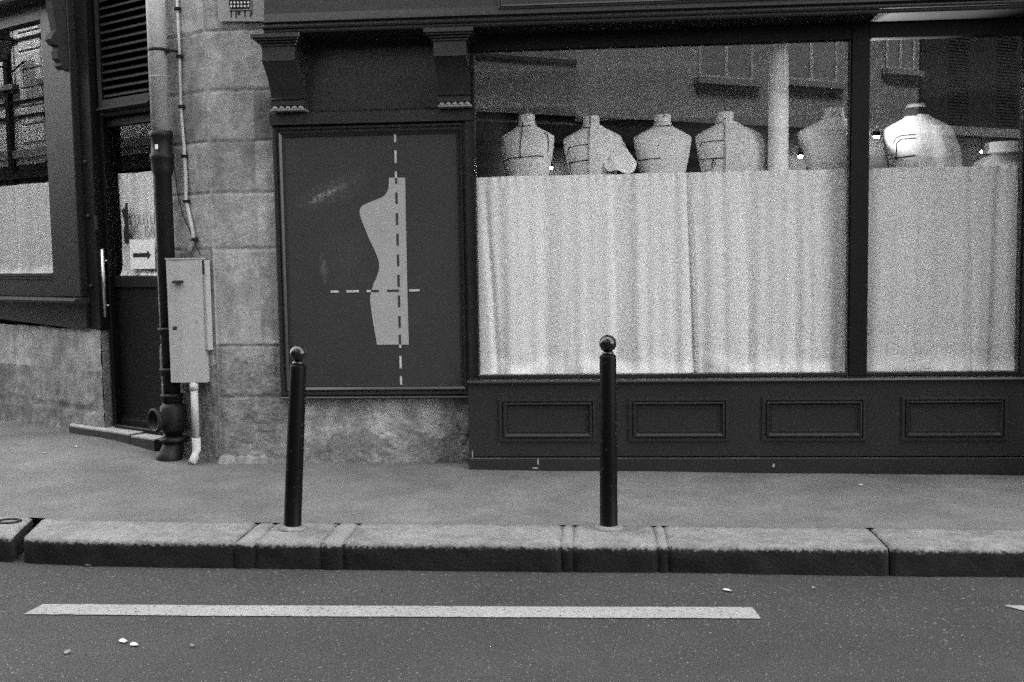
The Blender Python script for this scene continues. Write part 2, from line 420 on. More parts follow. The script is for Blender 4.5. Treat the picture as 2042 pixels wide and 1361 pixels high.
mb.tf = Lw
XDJ = -0.70        # right jamb of the door opening on the angled front
wall_sheet(mb, None, XDJ, 0.0, -.1, 4.6, 0, 9, corner=0, joints=CZ)
XBL = Lp(206, 760, 0)[0]
ZB1 = Lp(180, 660, 0)[1]
wall_sheet(mb, None, -9, XBL, -.1, ZB1+.02, 0, 31, joints=[.62, .30], vj=[(-2.35, .3, .62), (-1.85, .0, .3), (-3.4, 0, .3), (-2.9, .62, .9)], step=.03, jag=.02, lowf=lambda x: .34)
mb.mi = 1
mb.box(XBL-.001, XBL, .0, .5, -.1, ZB1); mb.box(XDJ, XDJ+.001, .0, .5, -.1, 4.6)
w = mb.build('stone_wall', [m_stone, m_stone_low, m_stone_b, m_stone_c], BLD)
# broken stone at the foot of the riser
mb = MB()
for k in range(9):
    x = XR0-.02-.10*random.random(); z = .04+.42*k/9+.03*random.random(); r = .03+.035*random.random()
    R_ = []
    for a in range(5):
        ph = math.pi*a/4
        R_.append([(x+r*1.0*math.sin(ph)*math.cos(t*math.pi/4)*(1+.3*mn.noise(Vector((k, a, t)))), YS-.01+r*.5*math.sin(ph)*math.sin(t*math.pi/4), z+r*1.3*math.cos(ph)) for t in range(8)])
    mb.rings(R_, False); mb.build('rubble_stone', m_stone_low, BLD); mb = MB()
for k in range(7):
    x = KC.x+.06+.4*k/7; r = .035+.03*random.random()
    R_ = []
    for a in range(5):
        ph = math.pi*a/4
        R_.append([(x+r*1.5*math.sin(ph)*math.cos(t*math.pi/4), YS-.01+r*.9*math.sin(ph)*math.sin(t*math.pi/4)*(1+.3*mn.noise(Vector((k, a, t)))), .0+r*1.25*math.cos(ph)) for t in range(8)])
    mb.rings(R_, False); mb.build('rubble_stone', m_stone_low, BLD); mb = MB()
# upper floors above the picture: they close the street and shade it
mb = MB(); mb.box(KC.x, 30, YS+.02, YS+.3, 4.6, 17); mb.box(XW2+.3, 14, YS, YS+.3, -.1, 4.6)
mb.tf = Lw; mb.box(-30, 0, .02, .3, 4.6, 17); mb.box(-14, -6.2, .02, .3, -.1, 4.6)
mb.build('upper_wall', m_stone, BLD)

OCC = thing('added_shade_block', (8, -.5, 0), 'unseen dark block added beyond the right edge to shade the shopfront', 'building')
mb = MB(); mb.box(3.9, 30, -1.35, .1, -.2, 17); mb.build('wall', mat('occluder_grey', .22, .9, var=[(3, .2)]), OCC)  # occluder added out of view to darken the right end
# ---- stall riser
zp = M(1500, 913.6, 0).z; ztop = M(1500, 757, 0).z+.004
mb = MB()
mb.ext_x([(.13, -.12), (.0, -.12), (.0, zp-.006), (.008, zp), (.03, zp+.002), (.018, zp+.01), (.018, ztop-.03), (.0, ztop-.026), (-.006, ztop-.014), (.0, ztop-.003), (.012, ztop), (.13, ztop)], XR0, 9)
riser = mb.build('stall_riser', m_paint, BLD)
PP = [(0, 0), (.002, -.016), (.022, -.018), (.026, -.004), (.031, -.004), (.034, -.022), (.042, -.024), (.062, .004), (.066, .006), (.069, -.005), (.078, -.004), (.081, .004)]
for (a, b) in ((995, 1189), (1254, 1454), (1520, 1728), (1798, 2010)):
    x0, x1 = M(a, 838, 0).x, M(b, 838, 0).x; z1, z0 = M(a, 795 if a < 1300 else 790, 0).z, M(a, 881, 0).z
    z1, z0 = M(995, 795.5, 0).z, M(995, 881.5, 0).z
    mb = MB(); mb.frame(x0, x1, z0, z1, .018, PP); mb.build('raised_panel', m_paint, riser)
# chips of bare wood on the skirting
mb = MB()
def fleck(px, py, w, h, y=-.002):
    p = M(px, py, y); pts = []; mb = MB()
    for k in range(9):
        a = 2*math.pi*k/9; q = .6+.5*random.random(); pts.append((p.x+w*q*math.cos(a), p.z+h*q*math.sin(a)))
    mb.ext_y(pts, y, y+.003); mb.build('paint_chip', m_sil, riser)
fleck(1073, 921, .008, .03); fleck(1068, 934, .028, .007); fleck(942, 905, .005, .035, .016); fleck(1543, 929, .010, .016)

# ---- display windows
def window(x0, x1, head=True):
    mb = MB()
    fw = .028
    mb.bbox(x0-.004, x1+.004, .12, .19, ztop+.001, ZW0, .003)          # bottom rail
    mb.box(x0, x0+.008, .13, .19, ZW0, ZHEAD); mb.box(x1-.008, x1, .13, .19, ZW0, ZHEAD)
    wdw = mb.build('display_window', m_paint_dark_shade if False else m_paint, BLD)
    h = MB(); h.bbox(x0-.004, x1+.004, .115, .19, ZHEAD, ZSOF-.002, .004); h.build('head_board', m_paint_dark_shade, wdw)  # dark colour paints in the deep shade under the cornice
    g = MB(); g.box(x0+.004, x1-.004, .158, .160, ZW0-.004, ZHEAD+.004); g.build('glass', m_glass, wdw)
    return wdw
window(XW0, XW1); window(XM1, XW2)
mb = MB(); mb.bbox(XW1+.0045, XM1-.0045, .11, .24, ztop+.001, ZSOF-.002, .004); mb.build('mullion', m_paint_dark_shade, BLD)
mb = MB(); mb.bbox(XW2+.0045, XW2+.6, .10, .24, ztop+.001, ZSOF-.002, .004); mb.build('mullion', m_paint, BLD)
mb = MB(); xa = M(932.5, 500, .17).x; mb.box(xa, XW0-.005, .165, .26, ztop-.08, ZSOF); mb.build('window_post', m_paint, BLD)

# ---- fascia and cornice
XF0 = M(527, 30, -.16).x
YF = -.18
zl = [M(900, y, YF-.02).z for y in (60, 52, 48)]
ZF = zl[0]
mb = MB()
c0 = M(900, 61, YF).z
prof = [(.27, ZSOF+.14), (.27, ZSOF), (YF-.005, ZSOF), (YF-.012, ZSOF+.012), (YF-.012, ZSOF+.024), (YF-.035, ZSOF+.028), (YF-.04, ZSOF+.04), (YF-.03, ZSOF+.046), (YF-.012, ZSOF+.05), (YF-.008, ZSOF+.062), (YF-.03, ZSOF+.075), (YF-.028, ZSOF+.085), (YF+.005, ZSOF+.095), (YF+.01, ZSOF+.14)]
mb.ext_x(prof, XF0, 9); mb.build('cornice', m_paint, BLD)
mb = MB(); mb.box(XF0+.004, 9, YF+.012, .26, ZSOF+.1402, 4.2)
fas = mb.build('fascia', m_paint, BLD)
pf = M(993, 20, YF+.01)
mb = MB(); mb.frame(pf.x, 8.5, pf.z, 4.1, YF+.012, [(0, 0), (.002, -.014), (.014, -.016), (.018, -.004), (.022, -.012), (.034, .001), (.036, .002)]); mb.build('raised_panel', m_paint, fas)

# ---- corbels, panel between them, rail
def corbel(pl, pr):
    x0, x1 = M(pl, 205, .06).x, M(pr, 205, .06).x
    zb = M((pl+pr)/2, 221 if pl < 700 else 213, .08).z; ztp = ZSOF
    zc = M(pl, 100, -.02).z if pl < 700 else M(pl, 92, -.02).z
    h = ztp-zb
    z = lambda f: zb+h*f
    mb = MB()
    P = [(.22, z(.02)), (.09, z(.02)), (.085, z(.06)), (.075, z(.07)), (.075, z(.145)), (.055, z(.16))]
    for k in range(13):                                            # concave belly swelling forward to the top
        t = k/12; yy = .058-.19*(t**1.9); P.append((yy, z(.17+.46*t)))
    P += [(-.150, z(.635)), (-.150, z(.66)), (-.125, z(.67)), (-.125, z(.85)), (.22, z(.85))]
    mb.smooth = False; mb.ext_x(P, x0, x1); c = mb.build('corbel', m_paint, BLD)
    mb = MB()
    w = .01
    for (e, a, b, yf) in ((.012, .845, .88, -.14), (.028, .88, .91, -.165), (.045, .91, .935, -.195), (.058, .935, .998, -.215)):
        mb.bbox(x0-e, x1+e, yf, .2, z(a), z(b), .003)
    mb.build('corbel_cap', m_paint, c)
    mb = MB(); n = 5
    mb.bbox(x0-.006, x1+.006, .062, .2, z(-.005), z(.022), .003)
    for k in range(n):
        cx = x0+(x1-x0)*(k+.5)/n; r = (x1-x0)/n*.44
        mb.smooth = True
        R_ = [[(cx+r*math.sin(math.pi*a/10*1.0)*math.cos(2*math.pi*t/10), .073+r*.75*math.sin(math.pi*a/10)*math.sin(2*math.pi*t/10), z(.03)+ .8*r*math.cos(math.pi*a/10)) for t in range(10)] for a in range(0, 7)]
        mb.rings(R_); mb.smooth = False
    o = mb.build('bead_moulding', mat('worn_pale_bead', .22, .6, var=[(60, .2)]), c)
    return x0, x1, zb
c1 = corbel(541, 605); c2 = corbel(874, 938)
XA, XB = M(543, 300, .19).x, M(933, 300, .19).x
zr0 = M(740, 245, .15).z; zr1 = M(740, 222, .15).z
mb = MB(); mb.ext_x([(.26, zr0), (.15, zr0), (.15, zr1), (.165, zr1+.012), (.2, zr1+.02), (.26, zr1+.02)], XA-.002, XW0-.006); mb.build('rail', m_paint, BLD)
mb = MB(); mb.box(XA, XW0-.006, .20, .26, zr1+.021, ZSOF-.001); mb.build('upper_board', m_paint, BLD)
# ---- sign panel with silhouette
ZS0 = M(740, 789, .2).z-.004
SP = .222
pxm = lambda cx, cy, y=SP-.003: M(540+cx/2.307, 230+cy/2.307, y)
_a = M(650, 388, SP); _b = M(645, 535, SP); _c2 = M(690, 520, SP)
SCUFF = [(_a.x-KC.x, _a.z, .19, .035, -.42, .22), (_a.x-KC.x+.05, _a.z+.02, .35, .12, -.4, .05), (_b.x-KC.x, _b.z, .035, .13, -.1, .10), (_c2.x-KC.x, _c2.z, .25, .3, 0, .02)]
m_sign = mat('painted_sign_board', .032, .5, var=[(2.2, .10), (60, .1), (240, .25)], bump=[(160, .0006)], extra=scuffs)
mb = MB()
mb.frame(XA, XB, ZS0, zr0-.001, .262, [(0, 0), (.001, -.062), (.012, -.072), (.030, -.072), (.034, -.055), (.040, -.055), (.044, -.066), (.052, -.066), (.070, -.048), (.074, -.052), (.082, -.050), (.086, -.040)], fill=False)
SB = mb.build('sign_board', m_paint, BLD)
mb = MB(); mb.box(XA+.05, XB-.05, SP, .24, ZS0+.05, zr0-.05); mb.build('board_face', m_sign, SB)
mb = MB(); mb.ext_x([(.262, ZS0-.02), (.185, ZS0-.02), (.18, ZS0-.012), (.186, ZS0-.002), (.262, ZS0-.002)], XA-.01, XR0+.02); mb.build('sill_strip', m_paint, SB)
sil = [(543, 288), (618, 288), (621, 480), (626, 700), (630, 880), (635, 1056), (488, 1056), (480, 1005), (470, 950), (463, 905), (458, 862), (457, 840), (460, 820), (465, 800), (473, 775), (486, 748), (495, 722), (499, 700), (498, 680), (490, 652), (476, 618), (460, 585), (444, 550), (428, 510), (416, 480), (409, 455), (408, 440), (412, 428), (422, 416), (440, 407), (480, 391), (508, 380), (524, 370), (533, 357), (540, 340), (543, 318)]
mb = MB(); mb.ext_y([(pxm(*q).x, pxm(*q).z) for q in sil], SP-.003, SP-.0005); mb.build('torso_silhouette', m_sil, SB)
def vx(cy): return 571+(600-571)*(cy-82)/(1257-82)
vd = [(82, 125, 0), (163, 220, 0), (260, 288, 0), (288, 315, 1), (355, 408, 1), (450, 506, 1), (545, 600, 1), (642, 695, 1), (735, 790, 1), (830, 884, 1), (925, 978, 1), (1010, 1056, 1), (1056, 1072, 0), (1108, 1165, 0), (1202, 1257, 0)]
hd = [(275, 313, 0), (348, 405, 0), (441, 461, 0), (461, 497, 1), (535, 590, 1), (636, 684, 0)]
for kind in (0, 1):
    mb = MB()
    for a, b, k in vd:
        if k == kind:
            mb = MB(); y = SP-.005; q = [pxm(vx(c)+w, c, y) for c, w in ((a, -5), (a, 5), (b, 5), (b, -5))]; mb.ext_y([(p.x, p.z) for p in q], y, y+.0015); mb.build('dash', m_sign if kind else m_dash, SB)
    for a, b, k in hd:
        if k == kind:
            mb = MB(); y = SP-.0052; yy = lambda c: 812-(c-275)*.015
            q = [pxm(c, yy(c)+w, y) for c, w in ((a, -5), (b, -5), (b, 5), (a, 5))]; mb.ext_y([(p.x, p.z) for p in q], y, y+.0015); mb.build('dash', m_sign if kind else m_dash, SB)

# ---- angled front: side window
PW = m_paint
xw1, zwt = Lp(105, 300, -.02)[0], Lp(60, 49, -.02)[1]
xg = Lp(112, 430, -.02)[0]; zg0 = Lp(60, 545.5, -.02)[1]
mb = MB(Lw); YB = -.08         # bay face
xb1 = Lp(157, 500, YB)[0]
zs = Lp(60, 592, YB-.08)[1]
mb.bbox(xg, xb1, YB, .25, zs, 3.9, .006)                          # stile
mb.box(-6.2, xg, -.055, .02, zs, zg0)                              # bottom rail
mb.box(-6.2, xg, YB, .02, zwt, zwt+.14)
for k in (0, 1): mb.box(-6.2, xg-.02, -.066, -.05, zg0-.05+.012*k*2, zg0-.042+.012*k*2)
mb.bbox(xg-.02, xg+.035, -.05, .03, zg0, zwt, .003)
sw = mb.build('side_window', PW, BLD)
g = MB(Lw); g.box(-6.2, xg-.018, -.021, -.019, zg0-.003, zwt+.003); g.build('glass', m_glassL, sw)
m_sill = mat('weathered_sill_paint', .035, .75, var=[(20, .3), (200, .3)], spec=.1)
mb = MB(Lw); mb.ext_x([(.02, zs-.004), (-.15, zs-.012), (-.165, zs-.03), (-.16, zs-.05), (-.12, zs-.055), (.02, zs-.055)], -6.2, xb1+.02); mb.build('sill', m_sill, sw)
mb = MB(Lw); mb.ext_y([(-6.2, zs-.056), (xb1, zs-.056), (xb1, Lp(155, 655, -.05)[1]), (Lp(120, 650, -.05)[0], Lp(120, 652, -.05)[1]), (Lp(0, 637, -.05)[0], Lp(0, 637, -.05)[1]), (-6.2, Lp(0, 637, -.05)[1])], -.04, .03); mb.build('apron', PW, sw)
zc0 = Lp(0, 37, -.25)[1]
mb = MB(Lw); xc1 = Lp(91, 25, -.25)[0]
mb.ext_x([(.1, zwt+.141), (-.25, zwt+.141), (-.27, zwt+.16), (-.27, zwt+.2), (-.30, zwt+.22), (-.30, zwt+.26), (-.26, zwt+.28), (-.25, zwt+.9), (.1, zwt+.9)], -6.2, xc1); mb.build('cornice', PW, sw)
# pilaster beside the door
xp1 = Lp(194, 450, 0)[0]
mb = MB(Lw); mb.bbox(xb1+.001, xp1, -.015, .3, ZB1+.02, 4.4, .004)
pil = mb.build('pilaster', m_paint_dark_shade, BLD)
for (a, b) in ((176, 432), (182, 571), (170, 324)):
    q = Lp(a, b, -.02); mb = MB(Lw); R_ = [[(q[0]+r*math.cos(t*math.pi/6), -.015-d, q[1]+r*math.sin(t*math.pi/6)) for t in range(12)] for r, d in ((.022, 0), (.022, .008), (.014, .02), (.005, .024))]
    mb.smooth = True; mb.rings(R_); mb.build('bolt', m_iron, pil)
# scroll bracket
q0 = Lp(122, 60, -.2); q1 = Lp(131, 118, -.14)
mb = MB(Lw)
P = [(-.081, q0[1]+.55), (-.22, q0[1]+.5), (-.20, q0[1]+.2), (-.17, q0[1]+.02), (-.21, q0[1]-.02), (-.225, q0[1]-.06), (-.20, q0[1]-.10), (-.16, q0[1]-.11), (-.175, q0[1]-.15), (-.17, q0[1]-.21), (-.14, q0[1]-.24), (-.15, q0[1]-.27), (-.12, q0[1]-.30), (-.081, q0[1]-.29)]
mb.ext_x(P, xb1-.11, xb1-.02); mb.build('scroll_bracket', m_sill, sw)

# ---- door
xd0, xd1 = xp1, XDJ
YD = .12
zdt = Lp(250, 232, YD)[1]; zdb = Lp(270, 850, YD)[1]
zgt = Lp(255, 250, YD)[1]; zgb = Lp(270, 551, YD)[1]; zmr = Lp(270, 573, YD)[1]
mb = MB(Lw)
mb.bbox(xd0+.001, xd0+.05, .06, .25, zdb, 4.4, .004)
mb.bbox(xd1-.05, xd1-.001, .03, .25, zdb, 4.4, .004)
ztr = Lp(240, 215, .03)[1]
mb.ext_x([(.2, zdt), (.05, zdt), (.04, zdt+.02), (.05, zdt+.04), (.02, zdt+.07), (.0, ztr), (.03, ztr+.03), (.2, ztr+.03)], xd0+.051, xd1-.051)
mb.build('door_frame', m_paint_dark_shade, BLD)
xgl = Lp(218, 400, YD)[0]
mb = MB(Lw)
mb.bbox(xd0+.052, xgl, YD-.02, YD+.03, zdb+.01, zdt-.004, .003)
mb.bbox(xd1-.11, xd1-.052, YD-.02, YD+.03, zdb+.01, zdt-.004, .003)
mb.bbox(xgl+.001, xd1-.111, YD-.02, YD+.03, zgt, zdt-.004, .003)
mb.bbox(xgl+.001, xd1-.111, YD-.02, YD+.03, zmr, zgb, .003)
mb.bbox(xgl+.001, xd1-.111, YD-.02, YD+.03, zdb+.01, zdb+.06, .003)
door = mb.build('door', m_paint_dark_shade, BLD)
mb = MB(Lw); mb.frame(xgl, xd1-.11, zdb+.06, zmr, YD, [(0, 0), (.01, .0), (.014, .008), (.02, .008)]); mb.build('kick_panel', m_paint_dark_shade, door)
mb = MB(Lw); mb.box(xgl, xd1-.11, YD+.004, YD+.008, zgb, zgt); mb.build('glass', m_glass, door)
q0, q1 = Lp(209, 497, YD-.09), Lp(210, 633, YD-.09)
mb = MB(Lw); mb.tube([(q1[0], YD-.09, q1[1]), (q1[0], YD-.09, q0[1])], .018, 14); 
for z in (q0[1]-.1, q1[1]+.1): mb.tube([(q1[0], YD-.09, z), (q1[0]+.02, YD-.02, z)], .008, 8)
mb.build('pull_handle', m_steel, door)
q = Lp(197, 445, .0); mb = MB(Lw); mb.bbox(q[0]-.02, q[0]+.02, -.03, -.014, q[1]-.06, q[1]+.06, .003); mb.build('entry_keypad', m_black, pil)
# silhouette and faint lettering on the door glass
dsil = [(170, 128), (205, 128), (215, 350), (228, 600), (241, 818), (158, 822), (148, 720), (138, 615), (148, 560), (160, 500), (150, 440), (135, 370), (118, 300), (102, 262), (112, 240), (140, 222), (162, 205), (170, 180)]
dd = []
for a, b in dsil: dd.append(Lp(230+a/8.51, 390+b/8.51, YD+.002))
mb = MB(Lw); mb.ext_y([(a, b) for a, b in dd], YD+.001, YD+.0035); mb.build('torso_decal', m_black, door)
LET = {'C': [[(1, .85), (.8, 1), (.2, 1), (0, .8), (0, .2), (.2, 0), (.8, 0), (1, .15)]], 'O': [[(.2, 0), (0, .2), (0, .8), (.2, 1), (.8, 1), (1, .8), (1, .2), (.8, 0), (.2, 0)]],
 'U': [[(0, 1), (0, .2), (.2, 0), (.8, 0), (1, .2), (1, 1)]], 'T': [[(0, 1), (1, 1)], [(.5, 1), (.5, 0)]], 'R': [[(0, 0), (0, 1), (.8, 1), (1, .8), (1, .6), (.8, .5), (0, .5)], [(.5, .5), (1, 0)]],
 'E': [[(1, 1), (0, 1), (0, 0), (1, 0)], [(0, .5), (.8, .5)]], 'D': [[(0, 0), (0, 1), (.7, 1), (1, .75), (1, .25), (.7, 0), (0, 0)]], 'G': [[(1, .85), (.8, 1), (.2, 1), (0, .8), (0, .2), (.2, 0), (.8, 0), (1, .2), (1, .45), (.6, .45)]], 'A': [[(0, 0), (.5, 1), (1, 0)], [(.2, .4), (.8, .4)]]}
m_faint = mat('faint_lettering', .12, .8)
def write(txt, x, z, h, w, gap):
    for ch in txt:
        if ch != ' ':
            mb = MB(Lw)
            for st_ in LET[ch]: mb.tube([(x+a*w, YD+.0025, z+b*h) for a, b in st_], .0028, 5)
            mb.build('door_letter', m_faint, door)
        x += w+gap
q = Lp(259, 449, YD+.002); write('COUTURE', q[0], q[1], .092, .052, .020)
q = Lp(259, 474, YD+.002); write('DE GARD', q[0], q[1], .088, .052, .020)
# louvre vent above door
mb = MB(Lw)
zv0 = Lp(245, 197, .05)[1]; xv0, xv1 = Lp(203, 100, .05)[0], xd1-.052
k = 0; zz = zv0+.03; sp = (Lp(250, 100, .05)[1]-Lp(250, 116.3, .05)[1])
while zz < 4.3:
    mb.ext_x([(.04, zz), (.04, zz+.016), (.15, zz+.07), (.15, zz+.054)], xv0, xv1); zz += sp
mb.box(xv0-.02, xv1, .155, .2, ztr+.03, 4.4)
mb.bbox(xd0+.051, xv0-.001, .03, .15, ztr+.031, 4.4, .003); mb.box(xv0, xv1, .03, .15, ztr+.031, zv0+.01)
mb.build('louvre_vent', m_paint_dark_shade, BLD)
# doorstep
e = [G(155, 852, .16), G(300, 885, .12), G(333, 890, .12)]
mb = MB(Lw)
xe0 = Lp(158, 850, -.26)[0]

def step(poly, z1):
    mb.mi = 1; mb.ext_z([(a, b) for a, b in poly], .0, z1-.012); mb.mi = 0
    cx_ = sum(a for a, b in poly)/len(poly); cy_ = sum(b for a, b in poly)/len(poly)
    mb.ext_z([(a+(cx_-a)*.012, b+(cy_-b)*.03) for a, b in poly], z1-.0119, z1)
step([(-2.02, -.02), (-1.93, -.09), (-1.03, -.10), (-1.03, .25), (-1.95, .25)], .150); step([(-1.02, -.10), (-.70, -.10), (-.70, .20), (-1.02, .20)], .138)
mb.build('doorstep', [mat('worn_step_stone', .30, .85, var=[(4, .15), (190, .3)], bump=[(60, .004)]), mat('dark_step_edge', .03, .9, var=[(20, .3)])], BLD)  # step body below the tread is a much darker tone
mb = MB(Lw); mb.bbox(xd0+.051, xd1-.051, .04, .24, .13, zdb+.009, .006); mb.build('threshold', m_paint_dark_shade, BLD)

# ---- shop interior
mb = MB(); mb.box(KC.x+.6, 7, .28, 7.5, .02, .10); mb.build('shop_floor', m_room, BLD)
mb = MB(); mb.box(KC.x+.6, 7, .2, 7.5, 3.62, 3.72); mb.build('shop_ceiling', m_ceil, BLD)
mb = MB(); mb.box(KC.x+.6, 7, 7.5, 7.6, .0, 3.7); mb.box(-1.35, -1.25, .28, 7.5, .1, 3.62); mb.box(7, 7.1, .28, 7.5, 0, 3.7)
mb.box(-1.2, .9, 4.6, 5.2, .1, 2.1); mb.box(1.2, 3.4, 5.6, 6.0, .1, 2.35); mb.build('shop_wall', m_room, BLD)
zb_ = M(1200, 135, .55).z
xpm = (XW1+XM1)/2
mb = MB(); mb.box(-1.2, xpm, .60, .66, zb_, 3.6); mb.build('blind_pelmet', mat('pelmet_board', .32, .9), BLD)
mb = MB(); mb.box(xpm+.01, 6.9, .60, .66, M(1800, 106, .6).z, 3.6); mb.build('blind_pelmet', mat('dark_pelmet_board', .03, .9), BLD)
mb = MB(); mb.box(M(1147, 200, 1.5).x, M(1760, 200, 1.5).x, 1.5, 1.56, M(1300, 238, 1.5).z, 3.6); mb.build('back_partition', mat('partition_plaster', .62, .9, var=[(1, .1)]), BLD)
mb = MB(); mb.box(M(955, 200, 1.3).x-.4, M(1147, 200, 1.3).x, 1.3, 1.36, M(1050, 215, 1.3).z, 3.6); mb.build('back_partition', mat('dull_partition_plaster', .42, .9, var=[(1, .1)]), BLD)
cx = M(1552, 250, .35); mb = MB(); mb.lathe([(.074, .1), (.074, 3.61)], (cx.x, .35, 0), 32); mb.build('column', m_col, BLD)
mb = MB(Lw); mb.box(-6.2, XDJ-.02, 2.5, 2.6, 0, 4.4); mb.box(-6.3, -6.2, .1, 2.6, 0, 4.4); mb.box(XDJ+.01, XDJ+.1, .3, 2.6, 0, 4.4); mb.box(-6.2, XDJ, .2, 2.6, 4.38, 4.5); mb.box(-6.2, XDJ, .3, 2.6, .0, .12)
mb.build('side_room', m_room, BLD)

# ------------------------------------------------------------------ curtains
def curtain(tfm, x0, x1, zb, zt, y, label, folds, seed, nx=260, nz_=70, sag=0.0, cleft=None, origin=None):
    mb = MB(tfm); vs = []
    for i in range(nx+1):
        u = i/nx; x = x0+(x1-x0)*u
        for j in range(nz_+1):
            t = j/nz_; h = 1-t      # h: 0 top .. 1 bottom (t=1 top)
            z = zb+(zt-zb)*t
            X = x+.012*mn.noise(Vector((x*2+seed, z*1.1, 0)))
            a = 0.0
            for k in range(4):
                fr = folds*(1.7**k)/2.2
                a += math.sin(X*fr+seed*1.3*k+1.4*mn.noise(Vector((X*1.5, k, seed+z*.35))))/(1.5**k)
            d = (.010+.014*h)*a*(.45+1.1*abs(mn.noise(Vector((X*1.1, seed, 3)))))
            top = max(0, (t-.93)/.07); d += .004*top*math.sin(X*95+seed+3*mn.noise(Vector((X*9, 0, seed))))
            if cleft:
                for (cx, w, dep, lean) in cleft:
                    q = (X-cx-lean*h)/w; d += dep*(.35+.65*h)*math.exp(-q*q)
            bot = max(0, 1-t/.10); d += .045*bot*mn.noise(Vector((X*6, z*8, seed)))-.03*bot*bot
            z2 = z+(.007*mn.noise(Vector((X*3, seed, 8)))+.003*math.sin(X*60)*mn.noise(Vector((X*7, 2, seed))) if j == nz_ else 0)
            vs.append((x, y+d, z2))
    n = nz_+1; mb.smooth = True; mb.add(vs, [(i*n+j, (i+1)*n+j, (i+1)*n+j+1, i*n+j+1) for i in range(nx) for j in range(nz_)])
    loc = tfm((x0+x1)/2, y, zb)
    root = thing('curtain', loc, label, 'curtain', 'half-height cafe curtains in the shop windows')
    c = mb.build('cloth', m_curt, root)
    mb = MB(tfm); mb.tube([(x0-.02, y+.03, zt-.02), (x1+.02, y+.03, zt-.02)], .006, 8); mb.build('curtain_rod', m_steel, root)
    return root
zct = M(1300, 346, .24).z
curtain(Id, M(951, 500, .24).x, M(1700, 500, .24).x, ZW0-.01, zct, .24, 'wide white half curtain with a dark vertical cleft behind the bollard window', 26, 3.1,
        cleft=[(M(1372, 500, .24).x, .018, .085, .05), (M(1478, 500, .24).x, .03, .03, .08), (M(1440, 500, .24).x, .03, .02, .02), (M(975, 500, .24).x-.02, .025, .03, .06), (M(1130, 500, .24).x, .03, .016, -.02), (M(1222, 500, .24).x, .02, .018, .02), (M(1610, 500, .24).x, .03, .018, .02)])
curtain(Id, M(1727, 500, .24).x, M(2050, 500, .24).x, ZW0-.01, M(1850, 334, .24).z, .24, 'narrower white half curtain in the right hand shop window beyond the mullion', 24, 8.7, nx=130,
        cleft=[(M(1830, 500, .24).x, .02, .02, .02), (M(1935, 500, .24).x, .02, .025, .03), (M(1990, 500, .24).x, .03, .03, -.03)])
a = Lp(0, 372, .04); b = Lp(107, 363, .04)
curtain(Lw, -6.1, Lp(115, 450, .04)[0], zg0+.0, (a[1]+b[1])/2, .04, 'greyish half curtain in the side window left of the door', 22, 5.5, nx=200)
a = Lp(222, 349, YD+.05)
curtain(Lw, Lp(224, 450, YD+.05)[0]-.01, xd1-.10, zgb+.005, a[1], YD+.05, 'short white curtain hanging behind the glass of the shop door', 34, 1.2, nx=90)

